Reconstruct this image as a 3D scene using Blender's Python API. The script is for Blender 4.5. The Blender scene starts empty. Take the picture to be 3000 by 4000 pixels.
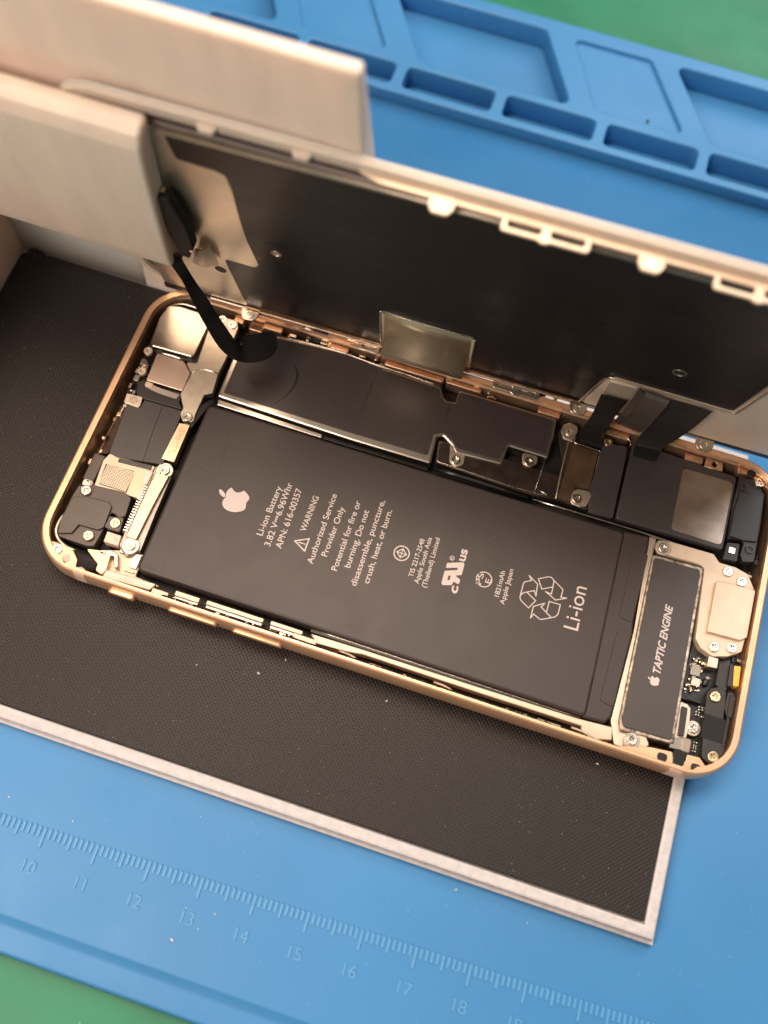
import bpy, bmesh, math, random
from mathutils import Vector, Matrix
random.seed(7)
S = 0.001                                   # everything below is written in millimetres
scene = bpy.context.scene
COL = scene.collection

# ------------------------------------------------------------------ camera
CAM_C = Vector((75.19736, -41.94590, 187.73818))
RX = Vector((0.9506370, 0.3055889, 0.0538948)); RY = Vector((0.3028401, -0.8757997, -0.3758494)); RZ = Vector((-0.0676543, 0.3736179, -0.9251122))      # right, down, forward
cd = bpy.data.cameras.new('camera'); cam = bpy.data.objects.new('camera', cd); COL.objects.link(cam)
M4 = Matrix((( RX[0], -RY[0], -RZ[0], CAM_C[0]*S), (RX[1], -RY[1], -RZ[1], CAM_C[1]*S), (RX[2], -RY[2], -RZ[2], CAM_C[2]*S), (0,0,0,1)))
cam.matrix_world = M4
cd.sensor_width = 36; cd.lens = 3870.387/4000*36
cd.clip_start = 0.005; cd.clip_end = 20
cd.dof.use_dof = True
cd.dof.focus_distance = (Vector((66, 26, 6)) - CAM_C).dot(RZ)*S
cd.dof.aperture_fstop = 10
scene.camera = cam

# ------------------------------------------------------------------ light
w = bpy.data.worlds.new('World'); scene.world = w; w.use_nodes = True
bg = w.node_tree.nodes['Background']; bg.inputs[0].default_value = (1.0, 0.84, 0.72, 1); bg.inputs[1].default_value = 0.11
def area(name, loc, target, size, power, color, sy=None):
    l = bpy.data.lights.new(name, 'AREA'); l.energy = power; l.color = color; l.size = size
    if sy: l.shape = 'RECTANGLE'; l.size_y = sy
    o = bpy.data.objects.new(name, l); COL.objects.link(o)
    o.location = Vector(loc)*S
    d = Vector(target) - Vector(loc); o.rotation_euler = d.to_track_quat('-Z', 'Y').to_euler(); return o
area('key_lamp', (-50, 150, 640), (40, 40, 0), 0.46, 4.2, (1.0, 0.80, 0.63), .2)
area('mat_back_fill', (300, 520, 520), (90, 190, 0), 0.5, 3.6, (0.97, 0.96, 0.95))  # added fill from behind that brightens the far mat, no real window
area('front_lamp', (-150, -330, 420), (20, 30, 10), 0.26, 2.9, (1.0, 0.83, 0.70))
scene.view_settings.view_transform = 'Standard'; scene.view_settings.look = 'None'
scene.view_settings.exposure = -0.05; scene.view_settings.gamma = 1.0
try: scene.view_settings.use_curve_mapping = False
except Exception: pass
scene.render.engine = 'CYCLES'

# ------------------------------------------------------------------ materials
def mat(name, color, rough=0.5, metal=0.0, var=0.0, vscale=0.3, bump=0.0, bscale=2.0, spec=0.5, rvar=0.0, coat=0.0, stretch=None, trans=0.0, speck=0.0, speckc=(.6,.5,.42), speckscale=3.0):
    m = bpy.data.materials.new(name); m.use_nodes = True
    nt = m.node_tree; N = nt.nodes; L = nt.links; b = N['Principled BSDF']
    b.inputs['Base Color'].default_value = (*color, 1); b.inputs['Roughness'].default_value = rough; b.inputs['Metallic'].default_value = metal
    b.inputs['Specular IOR Level'].default_value = spec; b.inputs['Coat Weight'].default_value = coat
    b.inputs['Transmission Weight'].default_value = trans
    tc = N.new('ShaderNodeTexCoord'); mp = N.new('ShaderNodeMapping'); L.new(tc.outputs['Object'], mp.inputs[0])
    sc = 1000.0; st = stretch or (1,1,1); mp.inputs['Scale'].default_value = (sc*st[0], sc*st[1], sc*st[2])
    def noise(s, det=4):
        n = N.new('ShaderNodeTexNoise'); n.inputs['Scale'].default_value = s; n.inputs['Detail'].default_value = det; L.new(mp.outputs[0], n.inputs['Vector']); return n
    last = None
    if var > 0:
        n = noise(vscale); mx = N.new('ShaderNodeMix'); mx.data_type = 'RGBA'
        rm = N.new('ShaderNodeMapRange'); rm.inputs[1].default_value = .3; rm.inputs[2].default_value = .7; L.new(n.outputs['Fac'], rm.inputs[0])
        L.new(rm.outputs[0], mx.inputs['Factor'])
        mx.inputs['A'].default_value = (*[c*(1-var) for c in color], 1); mx.inputs['B'].default_value = (*[min(1, c*(1+var)) for c in color], 1)
        last = mx.outputs['Result']; L.new(last, b.inputs['Base Color'])
    if speck > 0:
        vo = N.new('ShaderNodeTexVoronoi'); vo.inputs['Scale'].default_value = speckscale; L.new(mp.outputs[0], vo.inputs['Vector'])
        lt = N.new('ShaderNodeMath'); lt.operation = 'LESS_THAN'; L.new(vo.outputs['Distance'], lt.inputs[0]); lt.inputs[1].default_value = .09
        sp = N.new('ShaderNodeSeparateColor'); L.new(vo.outputs['Color'], sp.inputs[0])
        gt = N.new('ShaderNodeMath'); gt.operation = 'LESS_THAN'; L.new(sp.outputs[0], gt.inputs[0]); gt.inputs[1].default_value = speck
        mu = N.new('ShaderNodeMath'); mu.operation = 'MULTIPLY'; L.new(lt.outputs[0], mu.inputs[0]); L.new(gt.outputs[0], mu.inputs[1])
        m2 = N.new('ShaderNodeMix'); m2.data_type = 'RGBA'; L.new(mu.outputs[0], m2.inputs['Factor'])
        if last: L.new(last, m2.inputs['A'])
        else: m2.inputs['A'].default_value = (*color, 1)
        m2.inputs['B'].default_value = (*speckc, 1); L.new(m2.outputs['Result'], b.inputs['Base Color'])
    if rvar > 0:
        n = noise(vscale*2.3); rm = N.new('ShaderNodeMapRange'); L.new(n.outputs['Fac'], rm.inputs[0]); rm.inputs[1].default_value = .3; rm.inputs[2].default_value = .7
        rm.inputs[3].default_value = max(.03, rough-rvar); rm.inputs[4].default_value = min(1, rough+rvar); L.new(rm.outputs[0], b.inputs['Roughness'])
    if bump > 0:
        n = noise(bscale, 3); bp = N.new('ShaderNodeBump'); bp.inputs['Strength'].default_value = 1.0; bp.inputs['Distance'].default_value = bump*S
        L.new(n.outputs['Fac'], bp.inputs['Height']); L.new(bp.outputs[0], b.inputs['Normal'])
    return m

# ------------------------------------------------------------------ mesh helpers (millimetres)
def link(name, me, m, parent=None, label=None, shift=None):
    o = bpy.data.objects.new(name, me); COL.objects.link(o)
    if m is not None and len(me.materials) == 0: me.materials.append(m)
    if parent is not None:
        o.parent = parent
        if parent.type == 'EMPTY' and parent.get('rebase'):
            o.location = -Vector(parent.location)
    if label: o['label'] = label
    return o
def empty(name, loc, label, cat, group=None, rebase=True):
    o = bpy.data.objects.new(name, None); COL.objects.link(o); o.location = Vector(loc)*S; o.empty_display_size = .01
    o['label'] = label; o['category'] = cat
    if group: o['group'] = group
    if rebase: o['rebase'] = 1
    return o
def fillet(poly, r, seg=5):
    if r <= 0: return poly
    out = []; n = len(poly)
    for i in range(n):
        p = Vector(poly[i]).to_2d(); a = Vector(poly[i-1]).to_2d() - p; b = Vector(poly[(i+1) % n]).to_2d() - p
        la, lb = a.length, b.length
        if la < 1e-6 or lb < 1e-6: out.append(tuple(p)); continue
        ang = a.angle(b)
        if ang > math.radians(172) or ang < math.radians(4): out.append(tuple(p)); continue
        t = min(r/math.tan(ang/2), la*.47, lb*.47); p0 = p + a/la*t; p1 = p + b/lb*t
        for k in range(seg+1):
            f = k/seg; out.append(tuple((1-f)**2*p0 + 2*f*(1-f)*p + f*f*p1))
    return out
def rect(x0, y0, x1, y1): return [(x0,y0),(x1,y0),(x1,y1),(x0,y1)]
def circ(x, y, r, n=28): return [(x+r*math.cos(2*math.pi*k/n), y+r*math.sin(2*math.pi*k/n)) for k in range(n)]
def plate_me(name, polys, z0, z1, bev=0.0, res=2, xf=None):
    """polygons (with holes) filled and extruded from z0 to z1"""
    c = bpy.data.curves.new(name, 'CURVE'); c.dimensions = '2D'; c.fill_mode = 'BOTH'
    for poly in polys:
        s = c.splines.new('POLY'); s.points.add(len(poly)-1)
        for i, p in enumerate(poly): s.points[i].co = (p[0], p[1], 0, 1)
        s.use_cyclic_u = True
    bev = min(bev, (z1-z0)*.45)
    c.extrude = (z1-z0)/2 - bev; c.bevel_depth = bev; c.bevel_resolution = res; c.offset = -bev
    o = bpy.data.objects.new('tmp', c); COL.objects.link(o)
    dg = bpy.context.evaluated_depsgraph_get(); dg.update()
    me = bpy.data.meshes.new_from_object(o.evaluated_get(dg)); bpy.data.objects.remove(o); bpy.data.curves.remove(c)
    me.name = name; me.materials.clear()
    T = Matrix.Translation((0,0,(z0+z1)/2)); me.transform(T)
    if xf is not None: me.transform(xf)
    me.transform(Matrix.Scale(S, 4)); return me
def plate(name, poly, z0, z1, m, parent=None, r=0.0, bev=0.04, holes=(), label=None, xf=None):
    polys = [fillet(poly, r)] + [list(h) for h in holes]
    return link(name, plate_me(name, polys, z0, z1, bev, xf=xf), m, parent, label)
def multi(name, polys, z0, z1, m, parent=None, bev=0.0, label=None, xf=None):
    return link(name, plate_me(name, polys, z0, z1, bev, xf=xf), m, parent, label)
def mesh(name, vs, fs, m, parent=None, label=None, smooth=False):
    me = bpy.data.meshes.new(name); me.from_pydata([tuple(Vector(v)*S) for v in vs], [], fs); me.validate(); me.update()
    bm = bmesh.new(); bm.from_mesh(me); bmesh.ops.recalc_face_normals(bm, faces=bm.faces); bm.to_mesh(me); bm.free()
    if smooth:
        for p in me.polygons: p.use_smooth = True
    return link(name, me, m, parent, label)
def box(name, x0, y0, z0, x1, y1, z1, m, parent=None, bev=0.05, label=None, r=0.0, xf=None):
    return plate(name, rect(x0, y0, x1, y1), z0, z1, m, parent, r=r, bev=bev, label=label, xf=xf)
def rrect(inset, L=138.0, W=66.9, R=9.6, seg=14):
    r = max(R-inset, .3); pts = []
    for cx, cy, a0 in ((L-R, W-R, 0), (R, W-R, 90), (R, R, 180), (L-R, R, 270)):
        for k in range(seg+1):
            a = math.radians(a0 + 90*k/seg)
            rr = R-inset
            pts.append((cx + rr*math.cos(a), cy + rr*math.sin(a)))
    return pts
def sweep(name, profile, m, parent=None, closed=True, label=None, **kw):
    rings = [rrect(i, **kw) for i, z in profile]; n = len(rings[0]); vs = []; fs = []
    for ring, (i, z) in zip(rings, profile): vs += [(p[0], p[1], z) for p in ring]
    k = len(profile)
    for j in range(k if closed else k-1):
        j2 = (j+1) % k
        for q in range(n): fs.append((j*n+q, j*n+(q+1) % n, j2*n+(q+1) % n, j2*n+q))
    return mesh(name, vs, fs, m, parent, label, smooth=False)
def cr(pts, n=6):
    pts = [Vector(p) for p in pts]; P = [2*pts[0]-pts[1]] + pts + [2*pts[-1]-pts[-2]]; out = []
    for i in range(1, len(P)-2):
        for k in range(n):
            t = k/n; a, b, c, d = P[i-1], P[i], P[i+1], P[i+2]
            out.append(.5*((2*b)+(-a+c)*t+(2*a-5*b+4*c-d)*t*t+(-a+3*b-3*c+d)*t**3))
    out.append(pts[-1]); return out
def ribbon(name, Lp, Rp, th, m, parent=None, n=6, label=None):
    A = cr(Lp, n); B = cr(Rp, n); vs = []; fs = []; K = len(A)
    for i in range(K):
        a, b = A[i], B[i]; tg = (A[min(i+1, K-1)]-A[max(i-1, 0)]) + (B[min(i+1, K-1)]-B[max(i-1, 0)])
        nr = tg.cross(b-a); nr = nr.normalized()*th/2 if nr.length > 1e-9 else Vector((0,0,th/2))
        vs += [a+nr, b+nr, b-nr, a-nr]
    for i in range(K-1):
        for q in range(4): fs.append((i*4+q, i*4+(q+1) % 4, i*4+4+(q+1) % 4, i*4+4+q))
    fs += [(0,1,2,3), (K*4-4, K*4-3, K*4-2, K*4-1)]
    return mesh(name, vs, fs, m, parent, label)
def tube(name, pts, r, m, parent=None, n=4, seg=8, label=None):
    A = cr(pts, n) if n > 1 else [Vector(p) for p in pts]; vs = []; fs = []; K = len(A)
    for i in range(K):
        tg = (A[min(i+1, K-1)]-A[max(i-1, 0)]).normalized(); u = tg.orthogonal().normalized() if abs(tg.z) > .9 else tg.cross(Vector((0,0,1))).normalized(); v = tg.cross(u)
        for q in range(seg): a = 2*math.pi*q/seg; vs.append(A[i] + u*r*math.cos(a) + v*r*math.sin(a))
    for i in range(K-1):
        for q in range(seg): fs.append((i*seg+q, i*seg+(q+1) % seg, (i+1)*seg+(q+1) % seg, (i+1)*seg+q))
    fs += [tuple(range(seg)), tuple(range((K-1)*seg, K*seg))]
    return mesh(name, vs, fs, m, parent, label, smooth=True)
def stroke(pts, w, closed=False):
    """outline strips of a polyline as a list of quads"""
    out = []; n = len(pts)
    for i in range(n if closed else n-1):
        a = Vector(pts[i]).to_2d(); b = Vector(pts[(i+1) % n]).to_2d(); d = (b-a)
        if d.length < 1e-6: continue
        d.normalize(); q = Vector((-d.y, d.x))*w/2; e = d*w*.4
        out.append([tuple(a-e+q), tuple(a-e-q), tuple(b+e-q), tuple(b+e+q)])
    return out
def flat_polys(name, quads, z0, z1, m, parent=None):
    vs = []; fs = []
    for k, q in enumerate(quads):
        dz = (k % 5)*.0012
        b = len(vs); n = len(q); vs += [(p[0], p[1], z0) for p in q] + [(p[0], p[1], z1+dz) for p in q]
        fs.append(tuple(range(b+n, b+2*n)))
        for i in range(n): fs.append((b+i, b+(i+1) % n, b+n+(i+1) % n, b+n+i))
    return mesh(name, vs, fs, m, parent)
def text_me(body, size, offset=0.0, shear=0.0, align='CENTER', ext=.01, spacing=1.0):
    c = bpy.data.curves.new('text', 'FONT'); c.body = body; c.size = size; c.offset = offset; c.shear = shear; c.align_x = align; c.extrude = ext; c.space_character = spacing
    o = bpy.data.objects.new('tmp', c); COL.objects.link(o)
    dg = bpy.context.evaluated_depsgraph_get(); dg.update()
    me = bpy.data.meshes.new_from_object(o.evaluated_get(dg)); bpy.data.objects.remove(o); bpy.data.curves.remove(c)
    me.materials.clear(); return me
def join(mes, name):
    bm = bmesh.new()
    for me in mes: bm.from_mesh(me)
    out = bpy.data.meshes.new(name); bm.to_mesh(out); bm.free(); return out
def text_between(body, p0, p1, z, h, offset=.0, shear=0., ext=.01):
    """text on a horizontal face running from p0 to p1 along its baseline, cap height h"""
    me = text_me(body, 1.0, offset/h*.7 if h else 0, shear, 'LEFT', ext)
    xs = [v.co.x for v in me.vertices]; w0 = max(xs)-min(xs); d = Vector(p1)-Vector(p0); Ln = d.length
    sx = Ln/w0; sy = h/.72
    R = Matrix.Rotation(math.atan2(d.y, d.x), 4, 'Z')
    me.transform(Matrix.Translation((p0[0], p0[1], z)) @ R @ Matrix.Diagonal((sx, sy, 1, 1)) @ Matrix.Translation((-min(xs), 0, 0)))
    me.transform(Matrix.Scale(S, 4)); return me

G={
'battery':[(20.28,42.56),(21.19,4.76),(109.93,4.63),(108.85,43.47)],
'batt_flap':[(108.91,43.61),(113.78,44.24),(114.81,26.01),(114.48,23.31),(115.01,23.00),(114.52,8.48),(114.57,8.03),(114.24,4.91),(110.00,4.65)],
'tab1':[(111.39,40.00),(114.33,40.32),(114.15,25.24),(111.56,25.82)],
'tab2':[(111.96,23.37),(114.52,23.59),(114.32,8.22),(111.64,8.84)],
'batt_tape':[(20.35,39.85),(26.53,40.00),(28.04,28.46),(21.74,28.41)],
'batt_tape2':[(20.85,12.59),(24.92,12.97),(25.40,8.11),(21.25,7.09)],
'shield':[(20.97,53.93),(21.39,61.15),(28.25,62.96),(43.13,64.09),(51.42,63.21),(51.55,62.98),(64.62,62.70),(65.51,60.87),(66.59,60.08),(68.41,60.22),(68.37,63.25),(70.53,63.43),(89.71,63.62),(90.04,58.98),(90.10,54.14),(81.66,54.16),(81.40,49.62),(71.68,48.99),(70.44,50.42),(68.18,51.87),(67.17,51.33),(67.59,44.98),(51.10,44.75),(21.24,45.14)],
'shieldfilm':[(22.07,53.95),(22.02,60.98),(28.43,62.47),(43.29,63.60),(51.52,62.87),(51.67,62.56),(64.43,62.18),(65.11,60.47),(66.39,59.57),(68.66,59.87),(68.63,62.89),(70.63,63.01),(88.82,63.06),(89.18,59.00),(89.22,54.90),(81.27,54.91),(80.52,50.37),(71.69,50.06),(70.49,51.32),(67.98,52.50),(66.22,51.69),(66.44,46.55),(50.61,46.20),(22.20,46.19)],
'seam1':[(50.66,61.97),(50.51,46.51)],
'seam2':[(67.46,59.34),(67.87,52.62)],
'padmark':[(33.94,57.20),(35.23,55.14),(35.40,52.39),(34.50,49.60),(33.18,47.29)],
'scr0':[(72.20,47.46)],
'scr1':[(86.53,52.10)],
'scr2':[(92.94,61.39)],
'scr3':[(101.19,61.83)],
'scr4':[(97.91,47.29)],
'scr5':[(132.92,62.89)],
'scr6':[(116.88,42.48)],
'scr7':[(130.22,41.82)],
'scr8':[(133.24,40.58)],
'scr9':[(130.38,25.75)],
'scr10':[(133.71,26.65)],
'scr11':[(119.08,3.43)],
'scr12':[(132.30,16.24)],
'scr13':[(129.75,9.40)],
'scr14':[(133.93,5.10)],
'scr15':[(4.03,50.04)],
'scr16':[(4.68,45.18)],
'scr17':[(17.47,38.40)],
'scr18':[(18.10,61.94)],
'scr19':[(15.60,62.66)],
'scr20':[(4.95,16.76)],
'scr21':[(17.57,26.00)],
'scr22':[(17.51,9.06)],
'scr23':[(9.28,8.18)],
'scr24':[(12.99,12.27)],
'scr25':[(4.92,3.74)],
'tongue1':[(70.18,50.19),(70.49,50.86),(73.64,50.85),(74.06,47.11),(72.75,45.92),(71.02,46.78)],
'tongue2':[(84.60,53.75),(88.16,54.07),(88.29,52.26),(87.00,50.89),(85.42,51.26)],
'cowl':[(67.51,50.90),(70.93,51.17),(94.18,51.34),(90.74,60.82),(93.30,64.01),(94.36,59.63),(99.68,59.61),(100.06,49.61),(100.66,45.69),(94.12,45.93),(89.09,45.27),(84.86,45.24),(68.37,45.82)],
'cowlridge':[(93.68,59.34),(93.32,58.65),(93.77,45.95),(94.20,45.92)],
'tongue3':[(96.72,46.39),(96.80,48.75),(97.58,49.56),(99.95,49.85),(100.60,49.17),(100.29,46.37),(98.98,45.74),(97.33,45.88)],
'tongue4':[(91.10,61.27),(91.37,62.89),(92.47,63.86),(94.23,63.52),(94.57,62.11),(94.03,60.22),(94.20,59.52),(92.00,59.69)],
'graph1':[(99.53,60.02),(100.48,61.67),(105.21,62.77),(105.58,59.89),(106.27,45.60),(100.86,45.32),(100.41,49.28),(100.18,56.52)],
'graph2':[(105.78,64.32),(111.32,64.75),(121.10,63.68),(128.38,63.25),(128.62,58.21),(128.62,45.82),(119.65,46.22),(106.53,45.91),(105.93,57.64)],
'sticker':[(106.37,62.94),(111.43,63.21),(112.04,63.43),(111.64,61.41),(111.14,60.68),(106.59,60.39)],
'silversq':[(117.15,61.51),(127.92,61.94),(128.11,46.65),(117.63,46.88)],
'spk':[(128.94,63.35),(132.19,63.38),(134.55,60.91),(134.88,53.14),(134.91,45.49),(132.83,44.78),(131.95,46.19),(132.18,49.40),(128.95,48.81),(128.56,56.30)],
'spkraise':[(129.45,59.73),(134.21,60.29),(134.69,49.79),(131.94,49.20),(129.07,49.26),(128.96,55.23)],
'spkloop':[(130.07,61.08),(133.63,47.90)],
'clip':[(128.86,47.79),(131.45,48.33),(131.55,44.23),(128.62,43.91)],
'plate':[(115.16,43.89),(118.71,44.41),(126.90,44.63),(128.27,43.21),(131.55,43.30),(134.18,42.67),(136.84,39.86),(136.82,35.37),(137.08,30.24),(135.74,26.57),(133.32,24.81),(130.47,23.85),(128.01,24.77),(126.64,26.39),(125.64,41.28),(124.34,41.52),(119.33,41.35),(116.47,41.40)],
'plateraise':[(128.18,38.86),(131.37,39.27),(136.31,39.45),(136.69,34.45),(136.84,29.47),(134.82,28.47),(128.34,28.12)],
'taptic':[(115.66,39.99),(124.81,40.38),(125.06,39.39),(126.00,5.74),(116.94,5.42),(116.51,6.38)],
'tapticrim':[(115.26,40.71),(125.58,41.16),(125.70,39.68),(126.71,5.18),(116.52,4.63),(115.98,6.39)],
'cradle':[(113.99,45.02),(115.47,44.83),(115.49,40.96),(116.16,6.02),(117.31,4.90),(122.82,4.04),(121.25,1.75),(116.21,1.86),(114.65,6.12),(115.12,24.43)],
'bracketFR':[(117.78,4.65),(121.54,5.01),(122.39,3.80),(121.56,2.20),(117.78,1.98)],
'cornerFR':[(122.23,3.65),(126.57,3.91),(126.91,2.26),(128.93,2.35),(132.05,4.25),(136.14,4.14),(137.32,5.70),(138.83,10.33),(140.45,11.16),(139.80,4.77),(136.00,1.78),(127.51,0.72),(121.94,0.92),(117.22,1.11),(116.49,1.75),(118.86,1.65),(121.40,2.05)],
'port':[(130.72,16.72),(131.28,17.68),(132.92,18.53),(134.23,17.89),(134.51,15.53),(134.61,12.53),(135.36,12.47),(135.98,5.84),(135.25,4.28),(133.63,3.61),(132.00,4.53),(131.13,11.37),(130.87,14.32)],
'port2':[(134.65,18.12),(137.57,18.48),(138.43,9.37),(137.81,7.09),(136.25,5.99),(135.44,12.88),(134.61,15.03)],
'port3':[(131.97,22.90),(133.97,24.36),(134.30,19.15),(134.23,17.89),(132.66,18.29),(131.99,18.69)],
'yellow':[(134.65,23.26),(135.96,23.54),(136.21,19.57),(135.05,19.33)],
'blackblk':[(133.85,23.09),(134.63,23.26),(135.07,18.83),(134.00,18.94)],
'connsilver':[(129.73,23.76),(131.69,23.78),(131.76,21.76),(129.75,21.55)],
'rightpcb':[(125.81,42.37),(129.20,29.42),(136.66,27.38),(139.35,29.58),(140.37,11.18),(138.05,5.94),(133.00,4.57),(127.25,3.86),(126.64,15.80),(126.88,28.63)],
'slotpl':[(126.37,13.60),(127.89,13.49),(128.62,12.81),(129.01,9.31),(128.84,7.16),(126.21,6.29),(126.43,6.66)],
'chipblk':[(126.71,12.71),(127.91,12.65),(128.25,7.19),(127.09,7.11)],
'fpc1':[(126.10,6.51),(128.23,6.92),(128.56,6.73),(128.39,4.61),(126.08,4.43)],
'fpc2':[(126.60,4.10),(128.93,4.13),(129.15,1.58),(128.38,1.03),(126.86,1.40)],
'tab_clear':[(128.05,6.93),(129.65,7.01),(129.70,4.52),(128.11,4.43)],
'blobs':[(127.59,22.74),(127.65,20.86),(128.45,21.45),(128.85,22.53),(128.39,20.17),(129.47,20.85),(127.48,18.61),(128.28,19.19),(127.43,17.35),(128.25,17.78),(129.58,18.69),(128.19,16.52),(129.18,17.62),(130.86,19.90),(129.62,22.47)],
'vias':[(130.20,13.83),(130.73,13.88),(130.23,13.29),(130.82,13.42),(129.84,12.79),(130.37,12.78),(129.86,12.22),(130.35,12.27),(130.95,12.13),(130.57,7.01),(131.03,7.04),(130.55,6.41),(130.98,6.43),(130.57,6.00),(131.02,6.01),(130.65,5.37),(131.03,5.38)],
'camsq':[(2.97,62.86),(13.58,62.74),(13.72,51.91),(3.58,51.37)],
'platemid':[(5.85,50.31),(11.87,50.28),(14.19,48.10),(14.27,43.67),(6.21,43.58)],
'ybracket':[(13.70,59.13),(14.91,63.00),(16.47,63.32),(18.75,63.40),(19.53,61.72),(19.82,53.63),(19.66,49.80),(20.19,45.34),(18.74,44.36),(18.73,39.80),(18.92,37.84),(16.72,37.29),(15.73,38.74),(15.77,40.11),(14.02,42.92),(14.31,48.26),(12.12,50.31),(14.50,50.87)],
'blackfilm':[(4.54,37.22),(7.45,37.57),(7.48,39.40),(15.92,39.65),(16.16,34.12),(16.75,27.09),(7.56,25.62),(5.59,26.01)],
'flexfold':[(4.48,42.65),(5.65,43.76),(7.67,42.86),(14.41,43.40),(14.51,41.15),(15.87,39.81),(5.85,39.45)],
'tagsilver':[(3.60,39.54),(7.16,39.80),(7.47,37.18),(3.96,37.30)],
'barcode':[(16.32,36.75),(18.56,37.00),(18.69,28.24),(15.98,28.16)],
'creamplate':[(5.74,26.00),(7.62,25.79),(15.36,26.32),(15.13,22.16),(15.35,18.86),(5.70,18.46),(5.11,24.26)],
'mesh':[(5.93,23.58),(11.85,23.92),(12.31,19.18),(6.33,19.09)],
'whitepill':[(14.20,25.03),(15.65,24.89),(15.54,21.86),(14.53,21.94)],
'silverbar':[(16.30,25.07),(19.16,25.21),(18.27,10.45),(15.93,10.54)],
'longbase':[(15.31,26.47),(17.94,28.26),(19.21,25.68),(19.34,16.85),(19.66,8.78),(17.43,6.81),(15.19,8.46),(15.05,14.13)],
'connrow':[(14.78,22.04),(16.07,24.63),(16.25,11.30),(14.60,11.54)],
'camblk':[(2.62,14.97),(2.93,17.53),(4.99,18.43),(11.92,19.07),(13.72,18.29),(14.15,14.28),(12.95,13.69),(11.30,14.50),(11.25,10.20),(11.02,6.74),(9.77,6.31),(3.50,6.34),(2.56,9.07)],
'camraise':[(3.07,14.68),(5.74,15.61),(10.16,15.92),(11.06,15.19),(11.34,10.66),(10.56,9.89),(6.62,9.71),(6.10,7.67),(3.47,6.77),(2.80,9.25)],
'camtab':[(11.34,13.31),(14.14,13.93),(14.52,10.82),(11.27,10.89)],
'chip':[(12.16,10.34),(15.06,10.32),(15.33,8.22),(12.30,8.19)],
'chipdot':[(13.88,9.54),(14.76,9.57),(14.88,8.87),(14.00,8.83)],
'cornerFL':[(3.06,5.15),(6.21,4.56),(8.05,4.03),(9.12,2.74),(9.49,1.22),(11.80,1.35),(14.58,1.49),(14.90,0.78),(12.04,0.13),(9.66,-0.20),(6.21,0.43),(2.96,2.62),(1.20,4.68),(2.10,4.82)],
'pinkpad':[(9.94,0.61),(10.01,1.29),(10.84,1.90),(11.84,1.42),(11.91,0.57),(10.46,0.30)],
'darkdot':[(7.49,2.06)],
'gasket':[(7.79,4.21),(10.41,4.77),(13.00,3.99),(12.93,1.99),(9.65,1.53)],
'goldflex':[(9.76,5.73),(12.11,6.20),(14.71,6.09),(15.14,2.93),(14.70,1.79),(13.22,2.27),(13.12,3.56),(11.11,4.86)],
'lipFL':[(12.04,6.25),(14.54,7.11),(16.03,6.62),(17.16,4.02),(16.20,4.03),(15.32,6.04),(12.70,5.48)],
'ledgeFL':[(14.74,2.94),(20.60,3.29),(25.29,3.42),(24.45,1.67),(14.81,1.32)],
'creamtab':[(24.67,2.47),(27.98,2.68),(28.24,1.74),(27.16,0.72),(24.75,1.07)],
'strips':[(24.99,3.43),(34.10,3.93),(35.35,3.31),(46.79,4.10),(48.01,3.49),(80.65,4.86),(109.20,6.30)],
'pcL':[(0.18,62.36)],
'fb1':[(29.09,3.33),(34.08,3.72),(34.18,2.85),(29.47,2.41)],
'fb2':[(35.46,3.42),(47.02,3.86),(46.98,2.96),(35.51,2.66)],
'fb3':[(48.37,3.55),(54.58,3.87),(56.14,3.64),(56.34,3.07),(48.40,2.80)],
'fb4':[(39.78,2.17),(42.65,2.50),(42.38,1.90),(40.22,1.68)],
'fb5':[(53.06,2.60),(55.64,3.60),(57.27,3.52),(57.99,2.88),(58.19,1.94),(56.31,1.68)],
'ledgeF':[(57.13,3.91),(66.56,4.06),(75.78,4.28),(76.06,3.38),(66.86,3.16),(64.65,3.16),(64.10,2.60),(62.15,2.57),(61.89,2.61),(58.06,2.33)],
'ledgeF2':[(80.92,3.96),(90.59,4.00),(100.20,4.03),(109.68,4.29),(115.24,4.93),(115.32,3.53),(109.90,3.40),(100.43,3.14),(90.84,3.10),(81.19,3.06)],
'ledgeF3':[(83.33,3.12),(91.08,3.01),(94.51,1.86),(93.64,1.56),(85.99,1.44)],
'ledgeF4':[(110.40,3.05),(115.55,3.33),(116.06,2.08),(112.68,1.43),(109.74,1.88)],
'foam':[(27.44,0.88),(56.50,1.20),(81.77,0.87),(116.52,1.42)],
'backcopper':[(17.68,64.93),(23.71,66.12),(28.57,65.89),(28.74,64.64),(24.57,63.80),(20.54,63.33)],
'bc2':[(39.34,66.26),(43.49,66.29),(43.43,64.81),(39.64,64.58)],
'bc3':[(51.46,66.54),(64.58,66.42),(64.70,63.69),(52.26,64.02)],
'bc4':[(64.96,65.64),(72.96,66.90),(73.15,65.00),(68.52,64.54),(67.80,65.26),(65.33,64.39)],
'bc5':[(85.28,66.56),(90.30,66.59),(90.02,65.14),(85.38,64.85)],
'bc6':[(100.23,65.52),(105.35,65.03),(105.19,64.22),(100.02,63.54)],
'bc7':[(116.56,65.84),(119.39,65.70),(121.10,63.68),(117.03,64.31)],
'bc8':[(121.57,66.69),(124.98,66.94),(125.34,63.16),(121.21,63.38)],
'bigcopper':[(12.29,67.16),(18.42,68.36)],
'loopback':[(20.85,64.52)],
'tabs_back':[(92.55,65.13),(119.40,65.33)],
'ring1':[(44.77,66.47),(49.43,66.53),(49.65,65.01),(49.05,64.32),(46.61,64.24),(45.47,64.79)],
'ring2':[(74.17,66.44),(84.25,66.52),(84.87,65.39),(84.40,64.64),(79.52,64.07),(74.30,64.74)],
'ring3':[(79.38,66.79),(84.41,66.82),(84.79,65.99),(84.25,64.83),(79.64,64.55)],
'thermal':[(126.25,82.73)],
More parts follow.
